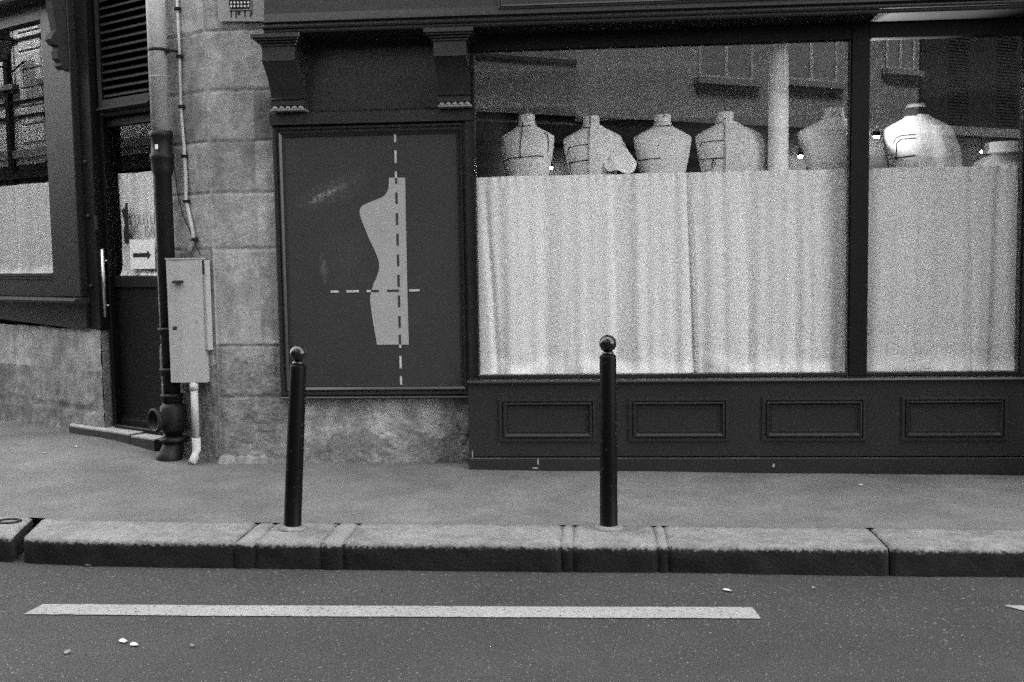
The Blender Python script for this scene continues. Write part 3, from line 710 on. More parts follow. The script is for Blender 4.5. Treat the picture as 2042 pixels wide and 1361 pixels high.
# ------------------------------------------------------------------ dress forms
PRO = [(0, .052, .048), (.004, .062, .056), (.055, .062, .058), (.080, .070, .062), (.095, .082, .064), (.115, .120, .068), (.140, .170, .072), (.160, .205, .076), (.170, .216, .080), (.19, .218, .088), (.24, .212, .106), (.30, .202, .118), (.36, .190, .118), (.44, .172, .108), (.52, .150, .096), (.58, .140, .092), (.66, .160, .105), (.76, .185, .122), (.86, .19, .125), (.90, .185, .12)]
def prof_at(h, sc=1.0, P=PRO):
    h = max(0, min(P[-1][0], h))
    for k in range(len(P)-1):
        if P[k][0] <= h <= P[k+1][0]:
            t = (h-P[k][0])/(P[k+1][0]-P[k][0]); return (P[k][1]*(1-t)+P[k+1][1]*t)*sc, (P[k][2]*(1-t)+P[k+1][2]*t)*sc
def dress_form(px, py, y, label, sc=1.0, rot=0.0, tapes=(), cover=None, nk=1.0, finial=True, neckband=False):
    base = M(px, py, y); top = base.z
    cr_, sr_ = math.cos(rot), math.sin(rot)
    def tf(x, yy, z): return Vector((base.x+x*cr_-yy*sr_, y+x*sr_+yy*cr_, z))
    root = thing('dress_form', (base.x, y, .1), label, 'dress form', "tailor's dress forms in the window")
    mb = MB(tf); R_ = []
    N_ = 36; ex = 2.4
    hs = [p[0] for p in PRO]
    hh = []
    for k in range(len(hs)-1): hh += [hs[k], (hs[k]+hs[k+1])/2]
    hh.append(hs[-1])
    for h in hh:
        a, b = prof_at(h, sc)
        if h < .09: a *= nk; b *= nk
        R_.append([(math.copysign(abs(math.cos(2*math.pi*i/N_))**(2/ex), math.cos(2*math.pi*i/N_))*a, math.copysign(abs(math.sin(2*math.pi*i/N_))**(2/ex), math.sin(2*math.pi*i/N_))*b, top-h*sc) for i in range(N_)])
    mb.smooth = True; mb.rings(R_); mb.build('torso', m_linen, root)
    mb = MB(tf)
    if finial:
        mb.lathe([(.012, -.005), (.013, .03), (.019, .05), (.028, .085), (.030, .10), (.014, .112)], (0, 0, top), 14)
        mb.build('neck_finial', m_dwood, root)
    mb = MB(tf); mb.tube([(0, 0, .14), (0, 0, top-.9*sc)], .02, 12)
    mb.lathe([(.20, .0), (.20, .015), (.05, .04), (.03, .06)], (0, 0, .1), 24); mb.build('stand', m_dwood, root)
    def surf(x, h, off=.003):
        a, b = prof_at(h, sc)
        if h < .09: a *= nk; b *= nk
        q = min(.999, abs(x)/a); return (x, -b*(1-q**ex)**(1/ex)-off, top-h*sc)
    mb = MB(tf); any_ = False
    for pts in tapes:
        P2 = []
        for k in range(len(pts)-1):
            for s_ in range(6):
                t = s_/6; P2.append(surf(pts[k][0]*(1-t)+pts[k+1][0]*t, pts[k][1]*(1-t)+pts[k+1][1]*t))
        P2.append(surf(*pts[-1])); mb = MB(tf); mb.tube(P2, .0032, 6); mb.build('marking_tape', m_black, root)
    if neckband:
        mb = MB(tf); mb.smooth = True
        a, b = .069*sc, .063*sc
        mb.rings([[(a*w*math.cos(2*math.pi*i/24), b*w*math.sin(2*math.pi*i/24), top-z) for i in range(24)] for w, z in ((.98, .028), (1.0, .03), (1.12, .088), (1.1, .092))]); mb.build('neck_band', m_black, root)
    if cover:
        # muslin lying over the front from x=xa to the shoulder and beyond
        xa, flare, seed, hb, ruff = cover
        mb = MB(tf); R2 = []
        n1, n2 = 34, 40
        vs = []
        for j in range(n2+1):
            h = .082+(hb-.082)*j/n2
            a, b = prof_at(h, sc)
            aa = a+.014+flare(h)
            for i in range(n1+1):
                # angle from the centre front round to the side and back
                t = i/n1
                ang = math.pi*(1.5 + .0) if False else None
                x_start = xa; 
                th0 = -math.acos(max(-1, min(1, x_start/aa))) if abs(x_start) < aa else (-3.05 if x_start < 0 else -math.pi/2)
                th_ = th0+(math.pi*.62-th0)*t
                cxx = math.copysign(abs(math.cos(th_))**(2/ex), math.cos(th_))*aa
                bb = b+.012+ruff*.35*max(0, h-.15)
                yy = math.copysign(abs(math.sin(th_))**(2/ex), math.sin(th_))*bb
                w = ruff*mn.noise(Vector((th_*2.2+seed, h*2, seed)))*min(1, max(0, h-.12)*5)+ruff*.6*mn.noise(Vector((th_*6+seed, h*1.5, 0)))*min(1, max(0, h-.14)*4)
                vs.append((cxx*(1+w*1.1), yy*(1+w*2.0)-.002, top-h*sc+.006))
        n = n1+1; mb.smooth = True
        mb.add(vs, [(j*n+i, j*n+i+1, (j+1)*n+i+1, (j+1)*n+i) for j in range(n2) for i in range(n1)])
        mb.build('draped_cloth', m_muslin, root)
    return root, tf, top
T = lambda *p: p
dress_form(1050, 229, .50, 'dress form with circled armhole, leftmost in the window', 1.0, -.28,
    tapes=[[(-.062, .088), (.0, .096), (.062, .088)], [(-.01, .06), (-.015, .2), (-.01, .345)], [(-.19, .36), (-.1, .335), (.0, .33), (.12, .325), (.16, .33)]])
# circled armhole of the first form
r1 = [o for o in bpy.data.objects if o.name.startswith('dress_form')][0]
dress_form(1179, 232, .50, 'dress form with muslin on one half and an open hanging sleeve', 1.0, -.12,
    tapes=[[(-.062, .088), (.0, .096), (.062, .088)], [(.0, .004), (.0, .09)], [(-.18, .30), (-.165, .24), (-.08, .225), (-.01, .222)], [(-.165, .355), (-.08, .345), (-.01, .34)], [(-.16, .35), (-.15, .42)]],
    cover=(.0, lambda h: .0, 2.0, .7, .05))
dress_form(1321, 229, .50, 'bare dress form with square shoulders left of the white column, third from left', 1.0, .04,
    tapes=[[(-.062, .088), (.0, .094), (.062, .088)], [(0, .004), (.01, .012), (.0, .03)], [(-.19, .345), (-.12, .34), (-.03, .335)], [(-.05, .245), (-.035, .235)]])
dress_form(1446, 224, .50, 'dress form in a half jacket beside the white column', 1.02, -.08,
    tapes=[[(-.06, .09), (-.03, .08), (0, .05)], [(-.19, .25), (-.175, .225), (-.09, .218), (-.01, .215)], [(-.19, .345), (-.1, .345), (-.01, .345)], [(-.09, .35), (-.10, .38), (-.095, .42)], [(-.09, .35), (-.075, .38), (-.08, .40)]],
    cover=(.0, lambda h: (.285-prof_at(h)[0])*sm(.10, .28, h)+.004, 5.0, .75, .03))
dress_form(1662, 216, .43, 'shaded dress form wrapped in muslin, half hidden by the mullion', 1.06, .05,
    tapes=[[(-.07, .09), (-.02, .05), (0, .03)], [(.02, .04), (.05, .09)]], cover=(-.40, lambda h: .022*sm(.10, .16, h)*(1-sm(.2, .3, h))+.003, 9.0, .8, .03), nk=1.15)
F6 = dress_form(1826, 208, .48, 'spotlit dress form with black neck band and half jacket in the right window', 1.08, -.10,
    tapes=[[(-.17, .27), (-.155, .235), (-.12, .22), (-.02, .215)], [(-.15, .38), (-.15, .27), (-.12, .245), (-.02, .24)], [(-.17, .37), (-.1, .365), (-.02, .355)]],
    cover=(.0, lambda h: max(0, h-.17)*.46, 12.0, .8, .09), neckband=True)
dress_form(2004, 284, .42, 'low dress form under crumpled cloth at the far right', .95, .1, cover=(-.45, lambda h: .02, 15.0, .85, .12), nk=2.3, finial=False)
# open sleeve of the second form
ob = [o for o in bpy.data.objects if o.name.startswith('dress_form') and 'sleeve' in o.get('label', '')][0]
mb = MB(); path = [(1207, 262, .60), (1222, 275, .58), (1238, 295, .56), (1246, 312, .54)]
R_ = []
for k, (a, b, y) in enumerate([(1196, 268, .50), (1208, 277, .46), (1219, 290, .43), (1228, 303, .40), (1234, 314, .375), (1237, 320, .365)]):
    c = M(a, b, y); rx = (.03, .055, .075, .092, .105, .11)[k]; ry = (.05, .07, .085, .095, .10, .10)[k]
    row = []
    for i in range(28):
        t = 2*math.pi*i/28; w = 1+.20*math.sin(3*t+2.6)*k/5+.08*math.sin(5*t)*k/5
        row.append((c.x+rx*w*math.cos(t)+.25*ry*math.sin(t), c.y+.05*math.sin(t)-.03*math.cos(t), c.z+ry*w*math.sin(t)-.35*rx*math.cos(t)))
    R_.append(row)
mb.smooth = True; mb.rings(R_, cap=False); mb.build('hanging_sleeve', m_muslin, ob)
cen = Vector((sum(p[0] for p in R_[-1])/28, sum(p[1] for p in R_[-1])/28, sum(p[2] for p in R_[-1])/28))
mb = MB(); mb.smooth = True; rr = []
for f_, dy in ((.97, .004), (.8, .05), (.45, .09), (.05, .10)): rr.append([tuple(cen.lerp(Vector(p), f_)+Vector((0, dy, 0))) for p in R_[-1]])
mb.rings(rr); mb.build('sleeve_inside', mat('sleeve_shade', .30, .95, var=[(9, .5, (1, 1, .3))]), ob)  # darker cloth colour paints the shade inside the sleeve
ob1 = [o for o in bpy.data.objects if o.name.startswith('dress_form') and 'armhole' in o.get('label', '')][0]
mb = MB(); pts = []
for i in range(25):
    t = 2*math.pi*i/24; q = M(1088+6*math.cos(t), 287+23*math.sin(t), .40-.01*math.cos(t)); pts.append(tuple(q))
mb.tube(pts, .003, 6, cap=False); pts = [tuple(M(a, b, .39)) for a, b in ((1090, 300), (1084, 308), (1079, 317))]; mb.tube(pts, .003, 6); mb.build('armhole_tape', m_black, ob1)

# ------------------------------------------------------------------ lamps in the shop
m_lamp = emis('lamp_glow', 1.0, 30)
def ceiling_lamp(px, py, label, r=.05):
    d = ray(px, py); t = (3.50-CAM.z)/d.z; P = CAM+d*t
    if P.y > 7.3: t = (D+7.2)/d.y; P = CAM+d*t
    root = thing('ceiling_lamp', (P.x, P.y, 3.62 if P.z > 3.3 else P.z+.5), label, 'ceiling lamp', 'small lit lamps inside the shop')
    mb = MB(); mb.tube([(P.x, P.y, P.z+.05), (P.x, P.y, 3.62)], .006, 6); mb.lathe([(r*1.15, .0), (r*1.2, .05), (r*.5, .10), (.01, .11)], (P.x, P.y, P.z), 16, cap=False); mb.build('lamp_shade', m_iron, root)
    mb = MB(); mb.lathe([(.001, -.03), (r*.6, -.025), (r, -.008), (r, .01), (r*.5, .02)], (P.x, P.y, P.z), 16); mb.build('bulb', m_lamp, root)
    return root
for a in ((1513, 201, 'bright round lamp between the column and the mullion', .03), (1596, 311, 'small lamp low beside the shaded dress form', .035), (1748, 272, 'lamp beside the mullion in the right window', .04), (1097, 334, 'lamp seen right of the leftmost dress form', .03), (1957, 301, 'tiny lamp left of the crumpled dress form', .012)):
    ceiling_lamp(*a)
# clip lamp hidden behind the mullion: lights the sixth form and, through the glass, the soffit
zs6 = F6[2]-.17
LX = (XW1+XM1)/2+.02
ul = thing('clip_lamp', (LX, .27, zs6), 'small clip-on spotlight fixed behind the mullion, aimed at the form in the right window', 'spotlight')
mb = MB(); mb.lathe([(.015, -.05), (.035, -.03), (.04, .03), (.02, .035)], (LX-.0, .215, zs6), 16); mb.build('lamp_head', m_iron, ul)
mb = MB(); mb.box(LX-.03, LX-.01, .241, .262, zs6-.02, zs6+.06); mb.build('clamp', m_iron, ul)
def beam(pos, aim, watts, size, blend):
    ld = bpy.data.lights.new('spotlight_beam', 'SPOT'); ld.energy = watts; ld.spot_size = math.radians(size); ld.spot_blend = blend; ld.shadow_soft_size = .01
    lo = bpy.data.objects.new('spotlight_beam', ld); COL.objects.link(lo); lo.parent = ul
    lo.location = Vector(pos)-Vector(ul.location); lo.rotation_euler = (Vector(pos)-Vector(aim)).to_track_quat('Z', 'Y').to_euler()
beam((LX+.050, .262, zs6), (M(1840, 260, .5).x+.10, .44, zs6-.06), .75, 66, .8)
beam((LX+.046, .262, zs6+.05), (M(1815, 30, 0).x, -.03, ZSOF), 24, 74, .6)

# ------------------------------------------------------------------ bollards
def bollard(px, py, tx, ty, label):
    b = G(px, py-3, .0); y = b.y
    tp = CAM+ray(tx, ty)*((y+D)/ray(tx, ty).y)
    H = tp.z; lean = (tp.x-b.x)/H
    root = thing('bollard', (b.x, y, 0), label, 'bollard', 'ball-topped bollards along the kerb')
    root.rotation_euler = (0, math.atan(lean), 0)
    tf = Id; L_ = math.hypot(H, tp.x-b.x)
    def mk(name, prof, m_, jit=0):
        mb = MB(); mb.lathe(prof, (b.x, y, 0), 40)
        for v in mb.v: v += Vector((mn.noise(v*9), mn.noise(v*9+Vector((5, 0, 0))), 0))*.0012
        return mb.build(name, m_, root)
    rb = .050
    mk('shaft', [(.055, -.05), (.054, .012), (.0515, .016), (.0505, .3), (.0475, L_-.128), (.045, L_-.118), (.038, L_-.114), (.028, L_-.112)], m_bol)
    mk('base_mortar', [(.085, -.01), (.080, .010), (.062, .020), (.05, .021)], m_mortar if tx > 900 else m_gran)
    mk('collar', [(.030, L_-.114), (.034, L_-.110), (.034, L_-.103), (.026, L_-.098), (.024, L_-.092)], m_ball)
    mk('ball', [(max(.004, rb*math.sin(math.pi*k/16)), L_-rb-rb*math.cos(math.pi*k/16)) for k in range(17)], m_ball)
    return root
bollard(583, 1057, 596, 688, 'leaning black bollard in front of the silhouette sign')
bollard(1214, 1057, 1212, 668, 'upright black bollard in front of the large window curtain')
# ------------------------------------------------------------------ downpipe
q = Lp(347, 880, -.11); PX, PY = q[0], -.11
dp = thing('downpipe', Lw(PX, PY, 0), 'grey downpipe running into a black cast iron foot right of the door', 'drainpipe')
def Lpx(px, py): return Lp(px, py, PY)
zj = Lpx(322, 262)[1]
mb = MB(Lw); mb.lathe([(.072, zj-.02), (.072, 4.6)], (PX, PY, 0), 28)
mb.lathe([(.074, Lpx(317, 155)[1]), (.0745, Lpx(317, 155)[1]+.004)], (PX, PY, 0), 28); mb.build('upper_pipe', m_pvc, dp)
zk = Lpx(318, 100)[1]
mb = MB(Lw); mb.lathe([(.072, -.012), (.077, -.010), (.077, .010), (.072, .012)], (PX, PY, zk), 28); mb.tube([(PX+.07, PY, zk), (PX+.12, .0, zk-.01)], .009, 8); mb.lathe([(.014, -.02), (.018, 0), (.014, .02)], (PX+.10, PY+.02, zk-.01), 10); mb.build('pipe_clamp', m_iron, dp)
zz = lambda py: Lpx(335, py)[1]
mb = MB(Lw)
mb.lathe([(.066, zz(880)), (.066, zz(350)), (.072, zz(348)), (.085, zz(335)), (.085, zz(318)), (.092, zz(316)), (.092, zz(308)), (.080, zz(304)), (.078, zz(275)), (.090, zz(272)), (.090, zj), (.074, zj)], (PX, PY, 0), 30)
for py in (655, 735, 786):
    z = zz(py); mb.lathe([(.066, z-.06), (.080, z-.055), (.080, z-.02), (.088, z-.015), (.088, z+.004), (.068, z+.008)], (PX, PY, 0), 28)
mb.build('cast_iron_pipe', m_iron, dp)
mb = MB(Lw); zf = zz(833)
mb.lathe([(.07, zf-.12), (.098, zf-.08), (.10, zf), (.098, zf+.09), (.07, zf+.13)], (PX, PY, 0), 28)
mb.lathe([(.07, zz(880)-.0), (.11, zz(880)+.01), (.11, zz(880)+.035), (.07, zz(880)+.05)], (PX, PY, 0), 28)
mb.tube([(PX, PY, zz(880)+.02), (PX, PY-.01, .09), (PX+.01, PY-.05, .03), (PX+.02, PY-.09, -.05)], [.085, .09, .10, .10], 20)
mb.build('pipe_foot', m_iron, dp)
# inspection branch: open ring facing the street
c = Vector((PX-.02, PY-.15, zf)); dirv = Vector((-.12, -.99, 0)).normalized(); sd_ = Vector((dirv.y, -dirv.x, 0))
mb = MB(Lw); R_ = []
for r, d in ((.06, -.12), (.066, -.04), (.075, -.02), (.096, -.01), (.098, .012), (.09, .02), (.075, .02), (.070, -.02), (.045, -.03), (.02, -.028)):
    R_.append([tuple(c+dirv*d+(sd_*math.cos(2*math.pi*i/26)+Vector((0, 0, 1))*math.sin(2*math.pi*i/26))*r) for i in range(26)])
mb.smooth = True; mb.rings(R_); mb.build('inspection_branch', m_iron, dp)
q = Lp(311, 293, PY-.085); mb = MB(Lw); mb.box(q[0]-.016, q[0]+.016, PY-.082, PY-.079, q[1]-.018, q[1]+.018); mb.build('sticker', m_white, dp)
# ------------------------------------------------------------------ cable conduit right of the pipe
YC = -.02
cpts = [(352, -20), (358, 100), (361, 215), (367, 290), (370, 345), (371, 400), (380, 440), (386, 470), (384, 485), (376, 503)]
c0 = Lp(361, 215, YC)
cd = thing('cable_conduit', Lw(c0[0], YC, c0[1]), 'thin pale cable conduit clipped to the stone, bending to the grey box', 'conduit')
mb = MB(Lw); P = [(Lp(a, b, YC)[0], YC, Lp(a, b, YC)[1]) for a, b in cpts]
mb.tube(P, [.010, .010, .010, .012, .014, .015, .015, .015, .015, .016], 10); mb.build('conduit_tube', m_pvc, cd)
for a, b in ((354, 18), (358, 113), (362, 213), (368, 312), (372, 402), (388, 478)):
    q = Lp(a, b, YC); mb = MB(Lw); mb.bbox(q[0]-.026, q[0]+.022, YC-.016, .0, q[1]-.012, q[1]+.012, .003); mb.build('clip', m_iron, cd)
mb = MB(Lw); P = [(Lp(a, b, YC)[0], YC-.005, Lp(a, b, YC)[1]) for a, b in ((344, 262), (348, 330), (356, 390), (366, 430), (390, 485), (401, 510))]; mb.tube(P, .004, 6); mb.build('loose_wire', m_iron, cd)
# ------------------------------------------------------------------ meter box
YBX = -.20
a0 = Lp(331, 640, YBX); a1 = Lp(406, 640, -.06)
zt_ = Lp(366, 518, YBX)[1]; zb2 = Lp(372, 766, YBX)[1]
ub = thing('utility_box', Lw((a0[0]+a1[0])/2, YBX, zb2), 'tall pale metal utility box with a small lock fixed beside the downpipe', 'utility box')
xm = a0[0]*.5+a1[0]*.5
a0x = Lp(336, 640, YBX)[0]
mb = MB(Lw)
mb.ext_z([(a0x, YBX), (xm, -.155), (a1[0], -.06), (a1[0]-.02, .0), (a0x+.08, -.0)], zb2, zt_)
mb.ext_z([(a0x-.006, YBX-.006), (xm, -.162), (a1[0]+.006, -.062), (a1[0]-.015, -.0), (a0x+.075, .0)], zt_+.001, zt_+.012)
mb.build('box_shell', m_box, ub)
q = Lp(412, 600, -.05); qz0, qz1 = Lp(405, 699, -.05)[1], Lp(405, 520, -.05)[1]
mb = MB(Lw); mb.bbox(a1[0]-.03, q[0], -.05, .0, qz0, qz1, .006); mb.build('back_plate', m_box, ub)
q = Lp(347, 563, YBX-.01); mb = MB(Lw); mb.box(q[0]-.035, q[0]+.035, YBX-.003, YBX+.05, q[1]-.011, q[1]+.011); mb.build('slot', m_black, ub)
q = Lp(347, 655, YBX-.02); mb = MB(Lw); R_ = [[(q[0]+r*math.cos(t*math.pi/7), YBX-.002-d, q[1]+r*math.sin(t*math.pi/7)) for t in range(14)] for r, d in ((.015, 0), (.016, .02), (.010, .024))]; mb.rings(R_); mb.build('lock', m_iron, ub)
q = Lp(404, 540, -.09); mb = MB(Lw); mb.box(q[0]-.005, q[0]+.012, -.09, -.082, q[1]-.03, q[1]+.08); mb.build('hinge', m_iron, ub)
mb = MB(Lw); mb.add([(a0x+.10*k*.0+Lp(346+random.uniform(-2, 2), y, YBX)[0], YBX-.012, Lp(346, y, YBX)[1]) for k, y in enumerate((615, 622, 630, 640))], []) 
q0, q1 = Lp(385, 770, -.10), Lp(391, 872, -.10)
mb = MB(Lw); mb.tube([(q1[0], -.10, q0[1]+.03), (q1[0], -.10, q1[1])], .028, 16); mb.build('cable_duct', m_pvc, ub)
mb = MB(Lw); mb.tube([(q1[0], -.10, q0[1]+.02), (q1[0], -.10, q0[1]-.03)], .034, 16)
mb.build('duct_socket', m_pvc, ub); mb = MB(Lw)
mb.tube([(q1[0], -.10, q1[1]-.005), (q1[0], -.10, .10), (q1[0]+.015, -.13, .055), (q1[0]+.04, -.18, .01)], [.034, .034, .032, .030], 16); mb.build('duct_elbow', m_pvc, ub)

# ------------------------------------------------------------------ paper sign, wall stencil, litter
y = YD-.0
q = [Lp(a, b, y) for a, b in ((258, 478), (308, 478), (310, 536), (261, 537))]
ps = thing('paper_sign', Lw((q[0][0]+q[1][0])/2, y, q[2][1]), 'white paper sheet with a black arrow pointing right, taped on the door glass', 'paper sign')
mb = MB(Lw); mb.ext_y(q, y-.001, y+.001); mb.build('sheet', m_white, ps)
pa = [(298, 983), (540, 975), (538, 925), (604, 1010), (544, 1090), (543, 1045), (300, 1050)]
mb = MB(Lw); mb.ext_y([Lp(230+a/8.51, 390+b/8.51, y-.002) for a, b in pa], y-.003, y-.0015); mb.build('arrow', m_black, ps)
# stencil on a pale painted patch near the top of the pier
yS = YS-.024
pz = [M(432, -30, yS), M(527, -30, yS), M(527, 43, yS), M(436, 43, yS)]
st = thing('stencil_poster', (M(480, 40, yS).x, yS, M(480, 40, yS).z), 'pale pasted poster with a black dotted stencil above the stone pier', 'poster')
mb = MB(); mb.ext_y([(p.x, p.z) for p in pz], yS-.001, yS+.003); mb.build('paper', mat('pasted_paper', .30, .9, var=[(5, .1), (200, .25)]), st)
sc = lambda a, b: M(430+a/18.56, b/18.56, yS-.003)
mb = MB()
def blob(pts, y=yS-.003): mb.ext_y([(sc(a, b).x, sc(a, b).z) for a, b in pts], y, y+.0015)
blob([(540, -300), (1280, -300), (1290, 250), (1240, 330), (560, 350), (500, 250), (485, 100)])
blob([(1330, -200), (1355, -200), (1355, 530), (1335, 530)]); blob([(510, 395), (1320, 375), (1320, 405), (720, 425), (520, 430)])
for a, b, w, e in ((575, 400, 24, 650), (750, 400, 28, 665), (1080, 390, 26, 630), (1300, 390, 26, 645), (860, 400, 60, 560)): blob([(a-w, b), (a+w, b), (a+w*.8, e), (a-w*.8, e)])
mb.build('stencil_ink', m_black, st)
mb = MB()
for rr_, yb in enumerate((105, 240)):
    for k in range(6):
        p = sc(575+k*127, yb-k*3); mb.ext_y([(p.x+.008*math.cos(t*math.pi/4), p.z+.009*math.sin(t*math.pi/4)) for t in range(8)], yS-.0045, yS-.0035)
mb.build('pale_dot', m_white, st)
def scrap(px, py, s, label, name='paper_scrap', z=-.150, col=None, onroad=True):
    p = G(px, py, z); h = (road_z(p.x, p.y) if onroad else ZP(p.x, p.y))+.004
    mb = MB(); n = 9; pts = []
    a0_ = random.uniform(0, 3)
    for k in range(n):
        a = 2*math.pi*k/n; r = s*(.7+.4*random.random()); x_, y_ = r*1.3*math.cos(a), r*.75*math.sin(a)
        pts.append((p.x+x_*math.cos(a0_)-y_*math.sin(a0_), p.y+x_*math.sin(a0_)+y_*math.cos(a0_), h+.004+.006*random.random()))
    vs = pts+[(p.x, p.y, h+.001)]+[(q[0], q[1], q[2]-.0012) for q in pts]+[(p.x, p.y, h)]
    fs = [(k, (k+1) % n, n) for k in range(n)]+[((k+1) % n+n+1, k+n+1, 2*n+1) for k in range(n)]+[(k, k+n+1, (k+1) % n+n+1, (k+1) % n) for k in range(n)]
    b0 = (p.x, p.y, h); mb.add(vs, fs)
    o = mb.build('fallen_leaf', col or m_leafp, None, b0); tag(o, label, 'leaf', 'small pale leaves lying on the ground')
m_leaf = mat('grey_leaf', .16, .8); m_leafp = mat('pale_leaf', .42, .8)
scrap(245, 1283, .022, 'pale fallen leaf on the road, left one of the bright pair')
scrap(268, 1290, .022, 'pale fallen leaf on the road, right one of the bright pair')
scrap(135, 1306, .018, 'dull grey leaf on the road below the left end of the painted line', col=m_leaf)
scrap(180, 1128, .024, 'pale leaf in the gutter under the left kerb stone')
scrap(1450, 1180, .022, 'pale leaf on the road above the right end of the painted line')
scrap(1358, 1139, .014, 'small leaf in the gutter right of the upright bollard')
scrap(1652, 1144, .014, 'small leaf in the gutter under the right kerb stones')
scrap(383, 1292, .012, 'tiny grey leaf on the road below the left half of the line', col=m_leaf)
scrap(1716, 968, .013, 'small pale leaf on the pavement by the right stall riser', onroad=False, z=-.02)
scrap(1622, 1174, .012, 'tiny grey leaf on the road right of the bright leaf', col=m_leaf)
scrap(90, 911, .016, 'small pale leaf on the pavement left of the doorstep', onroad=False, z=.05)
scrap(152, 900, .014, 'small pale leaf on the pavement just in front of the doorstep', onroad=False, z=.05)
# iron ring let into the kerb top, far left
p = G(18, 1041, 0); z = .004
mb = MB(); mb.tube([(p.x+.07*math.cos(t*2*math.pi/20), p.y+.05*math.sin(t*2*math.pi/20), z) for t in range(21)], .008, 8, cap=False)
o = mb.build('iron_ring', m_iron, None, (p.x, p.y, 0)); tag(o, 'dark iron ring set into the top of the leftmost kerb stone', 'ring')

# ------------------------------------------------------------------ opposite side of the street (seen in the glass)
OB = thing('opposite_building', Ow(0, 0, 0), 'pale rendered building across the street reflected in the shop windows', 'building')
mb = MB(Ow); HO = 9.5
mb.box(-40, 4.0, 0, .5, -.2, HO); mb.box(4.0, 34, 0, .5, -.2, HO)
mb.build('facade_wall', m_oppo, OB)
mb = MB(Ow); mb.box(-40, 34, -.25, .3, HO, HO+.4)
mb.box(-40, 34, -.12, .0, 4.05, 4.25); mb.build('string_course', m_oppo, OB)
mb = MB(Ow); 
for k, (z0, z1, d) in enumerate(((3.55, 3.68, .16), (3.35, 3.45, .22), (3.1, 3.2, .12), (2.85, 2.9, .1))): mb.box(-40, 34, -d, .0, z0, z1)
mb.box(-40, 34, -.03, 0, 0, 3.9); mb.build('shop_cornice', m_oppod, OB)
m_oppos = mat('opposite_sill_stone', .05, .8)
def owin(x0, x1, z0, z1):
    mb = MB(Ow); x0, x1 = min(x0, x1), max(x0, x1)
    mb.box(x0-.12, x1+.12, -.20, .05, z0-.22, z0-.10); mb.box(x0-.06, x1+.06, -.12, .02, z0-.30, z0-.22)
    w_ = mb.build('window', m_oppos, OB)
    mb = MB(Ow); mb.box(x0, x1, -.012, .0, z0-.1, z1); mb.build('pane', m_pane, w_)
    mb = MB(Ow)
    for a, b in ((x0, x0+.06), (x1-.06, x1), ((x0+x1)/2-.04, (x0+x1)/2+.04)): mb.box(a, b, -.03, -.013, z0-.1, z1)
    for z in (z0-.08, (z0+z1)/2, z1-.06): mb.box(x0, x1, -.028, -.014, z, z+.05)
    mb.build('window_frame', m_oppow, w_)
for (a, b, pb) in ((1392, 1500, 150), (1562, 1668, 155), (1765, 1822, 132)):
    p0, p1 = refl(a, pb, 'M'), refl(b, pb, 'M'); owin(p0[0], p1[0], (p0[1]+p1[1])/2, (p0[1]+p1[1])/2+2.0)
for (a, b, c) in ((1885, 1925, 280), (1980, 2020, 280)):
    p0, p1 = refl(a, c, 'M'), refl(b, c, 'M'); mb = MB(Ow); x0, x1 = sorted((p0[0], p1[0]))
    for k in range(34): mb.ext_x([(-.02, p0[1]+k*.07), (-.08, p0[1]+k*.07), (-.03, p0[1]+k*.07+.05)], x0, x1)
    mb.build('shutter', m_oppod, OB)
xd = refl(1832, 200, 'M')[0]; xe = refl(1147, 200, 'M')[0]
mb = MB(Ow); mb.box(min(xd, 33.9), 34, -.06, -.001, 0, HO); mb.box(2.5, 34, -.3, .5, HO+.4, HO+9); mb.build('dark_end_and_sky_block', m_oppod, OB)  # tall upper block added to cut sky and bounce on the right
xo = refl(940, 200, 'M')[0]-.6
mb = MB(Ow); mb.box(-40, xo-.001, -.03, -.001, 3.9, HO); mb.build('pale_facade', mat('pale_render', .20, .9, var=[(.8, .15)]), OB)
mb = MB(Ow); mb.box(xo, xe, -.03, -.001, 3.9, HO); mb.build('older_facade', mat('aged_render', .042, .9, var=[(.8, .2)]), OB)
mb = MB(Ow)
for z in (5.0, 5.35, 6.8): mb.box(-40, xe-.001, -.09, -.031, z, z+.06)
xk = refl(28, 150, 'L')[0]; mb.box(xk-.08, xk+.08, -.15, 0, 0, HO)
mb.build('moulding', m_oppod, OB)
xq0, xq1 = sorted((refl(47, 120, 'L')[0], refl(92, 120, 'L')[0])); mb = MB(Ow)
zq = 4.4
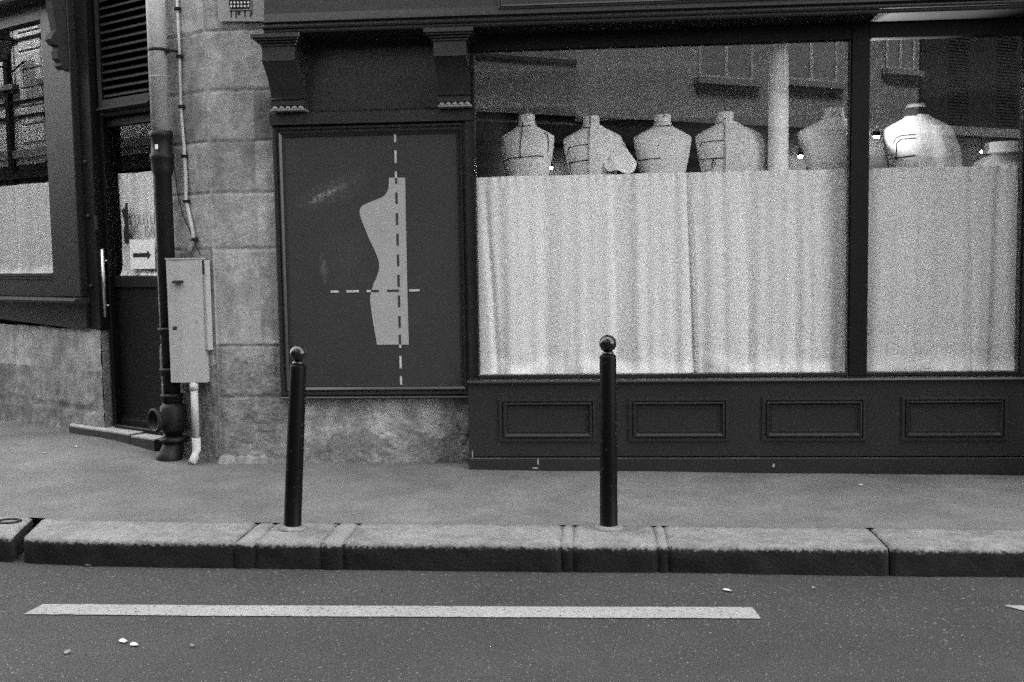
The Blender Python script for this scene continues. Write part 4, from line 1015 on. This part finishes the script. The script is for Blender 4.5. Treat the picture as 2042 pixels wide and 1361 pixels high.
while zq < HO-.5: mb.bbox(xq0, xq1, -.06, 0, zq, zq+.40, .02); zq += .43
mb.build('quoin', mat('pale_quoin', .22, .9), OB)
for k in range(-5, 2):
    x0 = xq0-1.2+k*2.3
    if not (x0 < xq1 and x0+1.0 > xq0) : owin(x0, x0+1.0, 5.9, 7.9)
for k in range(3): owin(refl(1200, 100, 'M')[0]-2.2*k-3.0, refl(1200, 100, 'M')[0]-2.2*k-4.0, 5.9, 7.9)
# street lantern seen in the side window
pl = refl(0, 95, 'L', -.7); q = (pl[0], -.7, pl[1])
ln = thing('wall_lantern', Ow(pl[0], -.7, pl[1]), 'dark four sided street lantern on a bracket across the street', 'lantern')
mb = MB(Ow); R_ = []
for hw, z in ((.16, -.30), (.27, .14)): R_.append([(q[0]+a*hw, q[1]+b*hw, q[2]+z) for a, b in ((-1, -1), (1, -1), (1, 1), (-1, 1))])
for i in range(4): mb.tube([R_[0][i], R_[1][i]], .012, 6)
for r_ in R_: mb.tube(r_+[r_[0]], .014, 6)
mb.rings([[(q[0]+a*hw, q[1]+b*hw, q[2]+z) for a, b in ((-1, -1), (1, -1), (1, 1), (-1, 1))] for hw, z in ((.33, .14), (.20, .26), (.16, .42), (.06, .50))])
mb.tube([(q[0], q[1], q[2]-.28), (q[0], q[1], q[2]-.42)], .03, 8)
mb.build('lantern_frame', mat('lantern_black', .004, .9, spec=.05), ln)
m_lg = mat('lantern_pane', .05, .3); m_li = mat('lantern_iron', .004, .9, spec=.05)
mb = MB(Ow); mb.rings([[(q[0]+a*hw, q[1]+b*hw, q[2]+z) for a, b in ((-1, -1), (1, -1), (1, 1), (-1, 1))] for hw, z in ((.15, -.29), (.26, .13))]); mb.build('lantern_pane', m_lg, ln)
mb = MB(Ow); mb.tube([(q[0], 0, q[2]-.2), (q[0], -.35, q[2]-.52), (q[0], -.7, q[2]-.42)], .022, 8); mb.build('bracket', m_oppod, ln)
mb = MB(Ow); mb.box(-40, 34, -1.6, 0, -.3, .0); o = mb.build('far_pavement', m_oppod); tag(o, kind='structure')
